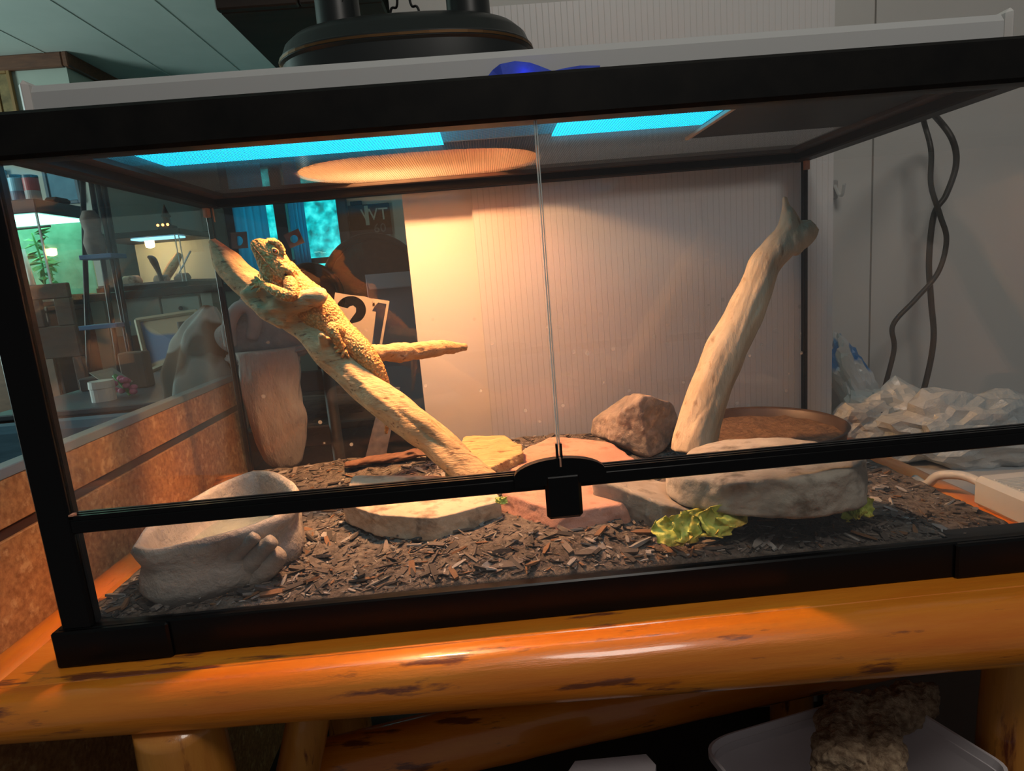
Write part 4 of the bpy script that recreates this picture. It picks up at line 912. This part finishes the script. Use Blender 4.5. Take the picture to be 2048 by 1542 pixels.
clothpart('hem_band', [at(462,712,y=.735),at(480,718,y=.725),at(540,714,y=.72),at(600,700,y=.725),at(625,690,y=.735)], [.006,.013,.014,.013,.006], [.01,.03,.034,.03,.01], m_sweat, 6, 7, .08, sw_)
MB().tube(catmull([at(462,690,y=.70),at(458,650,y=.69),at(475,618,y=.69),at(500,615,y=.69),at(510,640,y=.695),at(505,675,y=.70)], 30), .013, 14).build('sleeve', mat('pale_fleece', (.33,.34,.34), (.28,.29,.29), scale=30, rough=1), sw_, smooth=True)
cloth('patterned_blanket', [at(420,612,y=.78),at(412,660,y=.77),at(405,710,y=.76),at(408,770,y=.76),at(415,860,y=.76),at(420,900,y=.76)], [.012,.045,.062,.07,.07,.05], [.01,.025,.032,.035,.035,.02], m_patt, 'brown and white patterned blanket hanging at the left rear corner', 'blanket', 9, 6, .18)
# ---------------------------------------------------------------- the far left of the room
# planted green terrarium on a cabinet
gx0, gx1, gy0, gy1, gz0, gz1 = -1.98, -1.388, 2.2, 2.52, .33, .71
gt = thing('planted_terrarium', 'tall green lit planted terrarium with black lid at the far left', 'terrarium', ((gx0+gx1)/2,(gy0+gy1)/2,gz0))
MB().box((gx0,gy0,gz0), (gx1,gy1,gz0+.02)).build('base', m_black, gt)
MB().box((gx0-.005,gy0-.005,gz1), (gx1+.005,gy1+.005,gz1+.055), .004).build('lid', mat('dark_blue_lid', (.012,.03,.05), rough=.4), gt)
MB().box((gx0+.01,gy0+.012,gz1-.012), (gx1-.01,gy1-.01,gz1-.002)).build('strip_lamp', emis('green_white_lamp', (.35,1,.78), 4.5), gt, label='lit strip lamp')
MB().box((gx0,gy1-.008,gz0+.02), (gx1,gy1-.002,gz1-.013)).build('green_backdrop', mat('green_backdrop', (.08,.22,.13), (.16,.36,.24), scale=12, rough=.8), gt)
MB().box((gx0+.01,gy0+.01,gz0+.02), (gx1-.01,gy1-.01,gz0+.045)).build('gravel', mat('gravel', (.16,.12,.07), (.28,.22,.14), scale=80, rough=.9), gt)
MB().box((gx0,gy0,gz0+.02), (gx1,gy0+.004,gz1-.013)).build('front_pane', m_glass, gt); MB().box((gx1-.004,gy0+.004,gz0+.02), (gx1,gy1-.008,gz1-.013)).build('side_pane', m_glass, gt)
MB().box((gx1-.006,gy0-.001,gz0+.02), (gx1+.001,gy0+.006,gz1)).build('corner_seal', m_edge, gt)
rn = random.Random(11); m_pl = mat('plant_green', (.05,.26,.06), (.10,.40,.10), scale=20, rough=.5)
m_pipe = mat('pale_tube', (.50,.60,.60), rough=.4)
def plant(x_, y_, z_, h_, nl, label):
    t_ = thing('terrarium_plant', label, 'plant', (x_,y_,z_), 'plants in the green terrarium')
    P = catmull([(x_,y_,z_),(x_+.01,y_,z_+h_*.5),(x_-.005,y_,z_+h_)], 12); MB().tube(P, .004, 6).build('stem', m_pl, t_, smooth=True)
    for k in range(nl):
        a = rn.uniform(0,6.28); zz = z_+h_*rn.uniform(.15,1); l = rn.uniform(.045,.085); d = np.array((math.cos(a), .5*math.sin(a), rn.uniform(-.7,.6))); d /= np.linalg.norm(d); s = np.cross(d, (0,0,1)); s /= np.linalg.norm(s); o = np.array((x_+.004,y_,zz)); w_ = l*.28; up_ = np.cross(s, d)*.0012
        v = [o, o+d*l*.45+s*w_, o+d*l*.5+up_*8, o+d*l*.45-s*w_, o+d*l]; v += [p+up_ for p in v]
        MB().add(v, [(0,1,2),(0,2,3),(1,4,2),(2,4,3),(5,7,6),(5,8,7),(6,7,9),(7,8,9),(0,5,6,1),(1,6,9,4),(4,9,8,3),(3,8,5,0)]).build('leaf', m_pl, t_)
plant(-1.505,2.33,gz0+.046,.27,26,'bushy dark green plant at the right of the planted terrarium')
plant(-1.52,2.40,gz0+.046,.20,10,'small green plant behind the corner of the planted terrarium')
plant(-1.60,2.32,gz0+.046,.24,10,'green plant left of the pale tube in the planted terrarium')
for x_, y_, zt_, lab in ((-1.505,2.27,.20,'pale upright tube beside the bushy plant'), (-1.66,2.28,.22,'pale upright tube at the left of the planted terrarium')):
    MB().cyl((x_,y_,gz0+.046), (x_-.02,y_,gz0+.046+zt_), .011, .011, 14).build('feeding_tube', m_pipe, smooth=True, label=lab, cat='tube', group='tubes in the green terrarium')
rock('terrarium_rock', m_r1, (-1.56,2.27,gz0+.075), [((1,0,0),.035),((-1,0,0),.035),((0,1,0),.03),((0,-1,0),.03),((0,0,1),.03),((0,0,-1),.03),((1,1,1),.035),((-1,-1,1),.035)], (1,1,1), 'small pale rock standing in the planted terrarium', base=ICO3, seed=3)
MB().cyl((gx0+.02,gy0+.10,gz1-.05), (gx1-.02,gy0+.10,gz1-.045), .005).build('perch_rod', m_chest, gt, smooth=True)
gc = thing('terrarium_cabinet', 'brown wooden cabinet carrying the planted terrarium', 'cabinet', (-1.70,2.36,-.62)); m_bw = mat('brown_wood', (.16,.085,.05), (.11,.058,.034), scale=8, stretch=(1,1,4), rough=.55)
MB().box((-2.05,2.16,-.62), (-1.40,2.60,.31), .005).build('cabinet_body', m_bw, gc)
MB().box((-2.07,2.14,.31), (-1.386,2.62,gz0), .004).build('cabinet_top', m_bw, gc)
for a in (-2.03,-1.71): MB().box((a,2.148,-.55), (a+.30,2.16,.27), .003).build('door', m_bw, gc)
# canisters on the lid
for px_, r_, h_, ca, cb_, lab in (((38,388), .029, .12, (.25,.55,.72), (.10,.18,.30), 'pale blue food canister on the planted terrarium'), ((66,386), .029, .115, (.42,.08,.09), (.40,.38,.40), 'red and white food canister on the planted terrarium')):
    c = at(*px_, y=2.33); t_ = thing('food_canister', lab, 'canister', (c[0],2.33,gz1+.055), 'canisters on the terrarium lid')
    MB().cyl((c[0],2.33,gz1+.055), (c[0],2.33,gz1+.055+h_*.45), r_, r_, 24).build('label_band', mat('band_'+lab[:4], cb_, rough=.5), t_, smooth=False)
    MB().cyl((c[0],2.33,gz1+.055+h_*.45), (c[0],2.33,gz1+.055+h_*.9), r_, r_, 24).build('can_body', mat('can_'+lab[:4], ca, rough=.4), t_)
    MB().cyl((c[0],2.33,gz1+.055+h_*.9), (c[0],2.33,gz1+.055+h_), r_*1.03, r_*1.03, 24).build('can_lid', m_black, t_)
MB().box((-1.465,2.37,gz1+.056), (-1.40,2.47,gz1+.085), .012).build('timer_box', m_black, label='low black box on the lid beside the canisters', cat='box')
# chair in front of it
cy = 1.55; ch2 = thing('brown_chair', 'brown wooden chair with cut out back standing in front of the planted terrarium', 'chair', (-1.02,1.42,-.62))
A = at(20,574,y=cy); B = at(134,574,y=cy); zc0 = at(80,720,y=cy)[2]
hx = [(A[0]-.16, at(30,600,y=cy)[0]-.02)]
g1, g2 = at(36,600,y=cy)[0], at(54,600,y=cy)[0]; g3, g4 = at(78,600,y=cy)[0], at(106,600,y=cy)[0]; zr_, zg = at(80,600,y=cy)[2], at(80,655,y=cy)[2]
for a, b in ((g1-.07, g1), (g2, g3), (g4, B[0])): MB().box((a,cy,zg), (b,cy+.018,zr_), .002).build('back_slat', m_bw, ch2)
MB().box((g1-.07,cy,zr_), (B[0],cy+.018,A[2]), .003).build('top_rail', m_bw, ch2); MB().box((g1-.07,cy,zc0), (B[0],cy+.018,zg), .003).build('lower_rail', m_bw, ch2)
MB().box((g1-.08,cy-.30,-.20), (B[0]+.01,cy+.02,-.17), .004).build('seat', m_bw, ch2)
for x_ in (g1-.06, B[0]-.03):
    MB().box((x_,cy-.28,-.62), (x_+.03,cy-.25,-.20), .002).build('leg', m_bw, ch2); MB().box((x_,cy,-.62), (x_+.03,cy+.018,zc0), .002).build('leg', m_bw, ch2)
# A-frame stand
stn = thing('folding_stand', 'tall dark folding stand with blue shelves between the two far terrariums', 'stand', (-.95,1.85,-.62)); m_bsh = mat('blue_shelf', (.06,.16,.34), rough=.5)
for (a, b), w_ in (((165,350),(176,690)), 0), (((180,350),(238,735)), 0), (((192,350),(266,745)), 0), (((205,352),(262,700)), 0):
    p, q = at(*a, y=1.86+w_), at(*b, y=1.86+w_); d = (q-p)/np.linalg.norm(q-p); e = p+d*((-.62-p[2])/d[2]); s = p-d*.18
    MB().cyl(s, e, .009, .009, 10).build('stand_leg', m_black, stn, smooth=True)
for yy, x0_, x1_ in ((516,168,232), (656,166,242)):
    a, b = at(x0_,yy,y=1.83), at(x1_,yy-4,y=1.83); MB().box((a[0],1.80,a[2]-.008), (b[0],1.90,a[2]+.008), .002).build('shelf', m_bsh, stn)
a = at(195,512,y=1.85); MB().lathe([(.001,0),(.030,0),(.036,.04),(.026,.08),(.034,.12),(.020,.15),(.001,.15)], (a[0],1.85,a[2]+.008), 20).build('stone_vase', mat('stone_vase', (.22,.18,.15), (.12,.10,.09), scale=20, rough=.8), smooth=True, label='mottled brown vase on the upper shelf of the folding stand', cat='vase')
# warm lit terrarium on a dresser
tx0, tx1, ty0, ty1, tz0, tz1 = -1.33, -.925, 2.4, 2.78, .372, .60
wt = thing('basking_terrarium', 'smaller terrarium with warm and cyan lamps standing on the pale dresser', 'terrarium', ((tx0+tx1)/2,(ty0+ty1)/2,tz0))
MB().box((tx0,ty0,tz0), (tx1,ty1,tz0+.02)).build('base', m_black, wt)
MB().box((tx0-.004,ty0-.004,tz1), (tx1+.004,ty1+.004,tz1+.025), .003).build('lid', m_black2, wt)
MB().box((tx0+.01,ty1-.012,tz0+.02), (tx1-.01,ty1-.006,tz1)).build('backdrop', mat('pale_backdrop', (.40,.55,.55), rough=.8), wt)
MB().box((tx0+.18,ty0+.02,tz1-.010), (tx1-.02,ty0+.10,tz1-.003)).build('strip_lamp', emis('cyan_strip', (.25,.75,1), 2.2), wt, label='lit cyan strip')
MB().lathe([(.02,-.002),(.018,-.03),(.001,-.036)], (tx0+.17,ty0+.2,tz1), 14).build('basking_bulb', emis('small_warm_bulb', (1,.55,.22), 130), wt, smooth=True, label='lit warm bulb')
MB().box((tx0,ty0,tz0+.02), (tx1,ty0+.003,tz1)).build('front_pane', m_glass, wt); MB().box((tx1-.003,ty0+.003,tz0+.02), (tx1,ty1-.012,tz1)).build('side_pane', m_glass, wt)
for d_ in (0,.012): MB().box((tx1-.006-d_*1.4,ty0-.001,tz0+.02), (tx1-.002-d_*1.4,ty0+.002,tz1)).build('corner_seal', m_edge, wt)
MB().box((tx0+.006,ty0+.006,tz0+.02), (tx1-.006,ty1-.013,tz0+.03)).build('sand', mat('grey_sand', (.20,.22,.22), (.12,.13,.13), scale=60, rough=.95), wt)
p0 = at(327,580,y=2.44); P, R2 = spline([(p0[0],2.44,tz0+.028),at(318,545,y=2.44),at(306,520,y=2.44),at(296,513,y=2.44)], [.010,.010,.016,.006], 20)
MB().tube(P, R2, 10).build('dark_perch', m_chest, smooth=True, label='dark upright perch in the basking terrarium', cat='perch')
P, R2 = spline([at(330,555,y=2.55),at(345,530,y=2.56),at(360,505,y=2.57)], [.02,.022,.014], 16); P = [p-np.array((0,0,P[0][2]-tz0-.045)) for p in P]
MB().tube(P, R2, 12).build('pale_perch', m_drift, smooth=True, label='pale slanting perch under the bulb of the basking terrarium', cat='perch')
MB().tube([(tx1-.10,2.5,tz0+.032),(tx1-.03,2.55,tz0+.16)], .004, 8).build('thin_stick', m_pipe, smooth=True, label='thin pale stick leaning in the basking terrarium', cat='stick')
for k, (x_, y_, r_) in enumerate(((tx0+.13,2.46,.035), (tx0+.26,2.47,.028), (tx0+.33,2.52,.03))):
    rock('terrarium_rock', m_r1, (x_,y_,tz0+.03+r_*.5), [((1,0,0),r_),((-1,0,0),r_),((0,1,0),r_),((0,-1,0),r_),((0,0,1),r_*.55),((0,0,-1),r_*.55),((1,1,1),r_),((-1,-1,1),r_)], (1,1,.6), ['rounded grey rock left of the dark perch', 'grey rock in the middle of the basking terrarium', 'pale rock near the right side of the basking terrarium'][k], base=ICO3, seed=k)
tw = thing('tower_lantern', 'small black tower lantern with orange lights on the basking terrarium', 'lantern', (-1.06,2.5,tz1+.025)); a = at(336,455,y=2.5)
MB().lathe([(.001,0),(.045,0),(.04,.02),(.018,.028),(.016,.06),(.022,.065),(.012,.085),(.004,.11),(.001,.12)], (a[0],2.5,tz1+.025), 10).build('tower_body', m_black, tw)
for d_ in (-.022,0,.022): MB().sphere((a[0]+d_,2.455,tz1+.05), .006, 8, 6).build('tower_light', emis('orange_glow', (1,.35,.08), 6), tw, smooth=True)
dr = thing('pale_dresser', 'pale grey green dresser carrying the basking terrarium', 'dresser', (-1.1,2.6,-.62)); m_dr = mat('pale_green_paint', (.26,.32,.28), (.22,.28,.245), scale=6, rough=.6)
MB().box((-1.375,2.36,.335), (-.80,2.84,.37), .003).build('dresser_top', m_black, dr)
for a, b in (((-1.36,2.38,-.62),(-1.30,2.82,.335)), ((-.87,2.38,-.62),(-.82,2.82,.335)), ((-1.30,2.76,-.62),(-.87,2.80,.335)), ((-1.30,2.39,.17),(-1.06,2.76,.335)), ((-1.06,2.42,.17),(-.87,2.76,.335)), ((-1.30,2.40,-.30),(-.87,2.76,-.27))): MB().box(a, b, .002).build('dresser_panel', m_dr, dr)
dw = MB().box((-1.05,2.385,.22), (-.88,2.42,.325), .004).build('drawer', m_dr, dr); MB().sphere((-.965,2.378,.275), .010, 10, 8).build('knob', m_black, dw, smooth=True)
for k in range(3): MB().box((-1.0+k*.04,2.45,-.269), (-.965+k*.04,2.62,-.03-.02*k), .002).build('book', mat('book_%d' % k, [(.45,.42,.42),(.40,.38,.40),(.10,.06,.05)][k], rough=.7), label=['pale book at the left of the dresser shelf', 'pale middle book on the dresser shelf', 'dark red book on the dresser shelf'][k], cat='book', group='books in the dresser')
# pictures on the walls
def picture(x0_, x1_, z0_, z1_, Y_, a, b, label, frame=(.02,.018,.016), sc_=6, c=None):
    t_ = thing('framed_picture', label, 'picture', ((x0_+x1_)/2,Y_,z0_)); e = .018
    MB().box((x0_,Y_-.012,z0_), (x1_,Y_,z1_), .002).build('canvas', mat('art_'+label[:12], a, b, scale=sc_, rough=.7, c3=c, s3=sc_*1.7), t_)
    fr_ = MB()
    for p, q in (((x0_-e,Y_-.02,z0_-e),(x0_,Y_,z1_+e)), ((x1_,Y_-.02,z0_-e),(x1_+e,Y_,z1_+e)), ((x0_,Y_-.02,z0_-e),(x1_,Y_,z0_)), ((x0_,Y_-.02,z1_),(x1_,Y_,z1_+e))): MB().box(p, q, .002).build('frame_bar', mat('frame_'+label[:12], frame, rough=.5), t_)
def pic_px(a, b, Y_, ca, cb_, label, **k):
    p, q = at(*a, y=Y_), at(*b, y=Y_); picture(p[0], q[0], q[2], p[2], Y_, ca, cb_, label, **k)
pic_px((92,335), (160,400), 3.195, (.04,.14,.22), (.10,.28,.38), 'blue landscape picture on the wall above the planted terrarium', frame=(.03,.08,.12))
pic_px((-20,350), (22,412), 3.195, (.03,.03,.035), (.10,.11,.11), 'dark picture at the far left of the wall')
pic_px((-6,150), (36,240), 3.195, (.10,.07,.03), (.30,.20,.08), 'ornate brown framed picture on the wall under the ceiling trim', frame=(.25,.13,.04), sc_=14)
pic_px((232,380), (274,470), 4.595, (.02,.02,.025), (.12,.12,.13), 'dark fantasy picture on the far wall above the dresser', c=(.22,.22,.24))
pic_px((290,385), (360,452), 4.595, (.34,.32,.24), (.42,.40,.32), 'pale landscape poster on the far wall', frame=(.25,.24,.19))
pic_px((384,408), (420,462), 4.595, (.05,.13,.15), (.16,.28,.30), 'teal picture on the far wall beside the corner post')
pic_px((720,478), (783,520), 4.59, (.20,.24,.24), (.24,.28,.28), 'grey notice sheet below the black sign on the far wall', frame=(.18,.2,.2))
a, b = at(696,412,y=4.59), at(785,468,y=4.59)
sg_ = thing('black_sign', 'black wall sign with pale letters right of the far window', 'sign', ((a[0]+b[0])/2,4.59,b[2]))
MB().box((a[0],4.575,b[2]), (b[0],4.598,a[2]), .003).build('sign_board', m_black2, sg_); MB().box((a[0]+.02,4.577,a[2]), (a[0]+.11,4.598,a[2]+.03), .003).build('sign_board', m_black2, sg_)
m_sl = mat('sign_letters', (.38,.46,.40), rough=.6)
lettering('WT', .13, ((a[0]+b[0])/2+.04,4.572,b[2]+.115), (1,0,0), (0,0,1), m_sl, sg_, 'sign_letters'); lettering('60', .10, ((a[0]+b[0])/2+.07,4.572,b[2]+.02), (1,0,0), (0,0,1), m_let, sg_, 'sign_letters')
MB().box((a[0]+.125,4.568,b[2]+.08), (a[0]+.155,4.575,a[2]-.01), .002).build('pale_feather', m_sl, sg_)
# leaning canvases, low chest with clutter
lc = thing('leaning_canvas', 'blue and yellow abstract canvas leaning before the dresser', 'canvas', tuple(at(335,745,y=1.95)))
A_ = [at(275,640,y=2.05), at(395,622,y=2.05), at(385,705,y=1.95), at(300,742,y=1.95)]
def plate(P, th, name, m_, parent):
    P = [np.array(p) for p in P]; n = np.cross(P[1]-P[0], P[2]-P[0]); n /= np.linalg.norm(n); 
    if n[1] < 0: n = -n
    return MB().add(P+[p+n*th for p in P], [(0,1,2,3),(7,6,5,4),(0,4,5,1),(1,5,6,2),(2,6,7,3),(3,7,4,0)]).build(name, m_, parent)
plate(A_, .02, 'canvas_face', mat('abstract_art', (.02,.07,.20), (.03,.10,.26), scale=5, rough=.6, c3=(.36,.26,.16), s3=4, lo3=.52, hi3=.54, detail=0), lc)
for i, j in ((0,3), (3,2), (0,1), (1,2)):
    p, q = A_[i]-np.array((0,.006,0)), A_[j]-np.array((0,.006,0)); MB().tube([p, q], .010, 6).build('frame_bar', mat('pine_frame', (.34,.28,.18), rough=.6), lc)
pbx = [p[0] for p in A_]; MB().box((min(pbx)+.03,1.90,-.62), (max(pbx)-.02,2.10,min(p[2] for p in A_)-.012), .004).build('storage_box', m_chest, label='plain dark box under the blue and yellow canvas', cat='box')
cl_ = thing('clutter_chest', 'low dark chest at the left holding jars and flowers', 'chest', (-.62,1.25,-.62)); zc_ = at(220,800,y=1.2)[2]
MB().box((-.89,1.10,-.62), (-.30,1.78,zc_-.015), .004).build('chest_body', m_chest, cl_); MB().box((-.90,1.09,zc_-.015), (-.29,1.79,zc_), .003).build('chest_lid', mat('blue_grey_top', (.05,.07,.09), rough=.5), cl_)
a = at(207,790,y=1.2); jr = thing('white_jar', 'white jar with lid standing on the cluttered chest', 'jar', (a[0],1.2,zc_))
MB().cyl((a[0],1.2,zc_), (a[0],1.2,zc_+.035), .030, .030, 20).build('jar_body', m_wp, jr); MB().cyl((a[0],1.2,zc_+.036), (a[0],1.2,zc_+.055), .032, .031, 20).build('jar_lid', m_wp, jr)
fl = thing('pink_flowers', 'bunch of pink artificial flowers lying on the cluttered chest', 'flowers', tuple(at(250,780,y=1.24))); m_pk = mat('pink_petal', (.40,.06,.16), (.55,.20,.30), scale=40, rough=.7)
rn = random.Random(2)
for k in range(14):
    q = at(rn.uniform(228,268), rn.uniform(752,785), y=1.24+rn.uniform(-.02,.03)); MB().sphere(q, (.010,.010,.008), 8, 6).build('blossom', m_pk, fl, smooth=True)
MB().tube(catmull([at(228,750,y=1.25), at(250,775,y=1.25), (at(262,790,y=1.25)[0],1.25,zc_+.003)], 14), .006, 6).build('stem', m_pl, fl, smooth=True)
pp = [at(178,745,y=1.32), at(225,735,y=1.36), at(266,762,y=1.36), at(232,782,y=1.28)]
plate(pp, .004, 'open_booklet', m_dr, None); _set([o for o in bpy.data.objects if o.name.startswith('open_booklet')][0], 'pale open booklet propped behind the pink flowers', 'booklet')
rn = random.Random(8)
for k in range(4):
    x_, y_ = -.80+k*.13, rn.uniform(1.38,1.72); s_ = rn.uniform(.03,.06); h_ = rn.uniform(.03,.11)
    c_ = rn.choice([(.05,.04,.035),(.10,.08,.06),(.03,.05,.06),(.14,.10,.08)])
    MB().box((x_-s_,y_-s_*.6,zc_), (x_+s_,y_+s_*.6,zc_+h_), .004).build('small_carton', mat('carton_%d' % k, c_, rough=.7), label=['small carton at the left end of the cluttered chest', 'small carton behind the white jar', 'small carton behind the pink flowers', 'small carton at the right end of the cluttered chest'][k], cat='carton', group='cartons on the left chest')
# blue cloth over a dark bar at the far left
bl = thing('draped_rail', 'dark rail with blue cloth just left of the terrarium', 'rail', (-.42,.62,-.62))
MB().box((-.60,.60,.075), (-.135,.64,.105), .004).build('rail_bar', m_bw, bl)
MB().box((-.58,.61,-.62), (-.55,.63,.075)).build('rail_post', m_bw, bl); MB().box((-.18,.61,-.62), (-.15,.63,.075)).build('rail_post', m_bw, bl)
MB().box((-.58,.592,.04), (-.20,.648,.118), .012).build('cloth', mat('blue_cloth', (.05,.14,.20), (.08,.20,.28), scale=12, stretch=(1,1,6), rough=.9), bl)
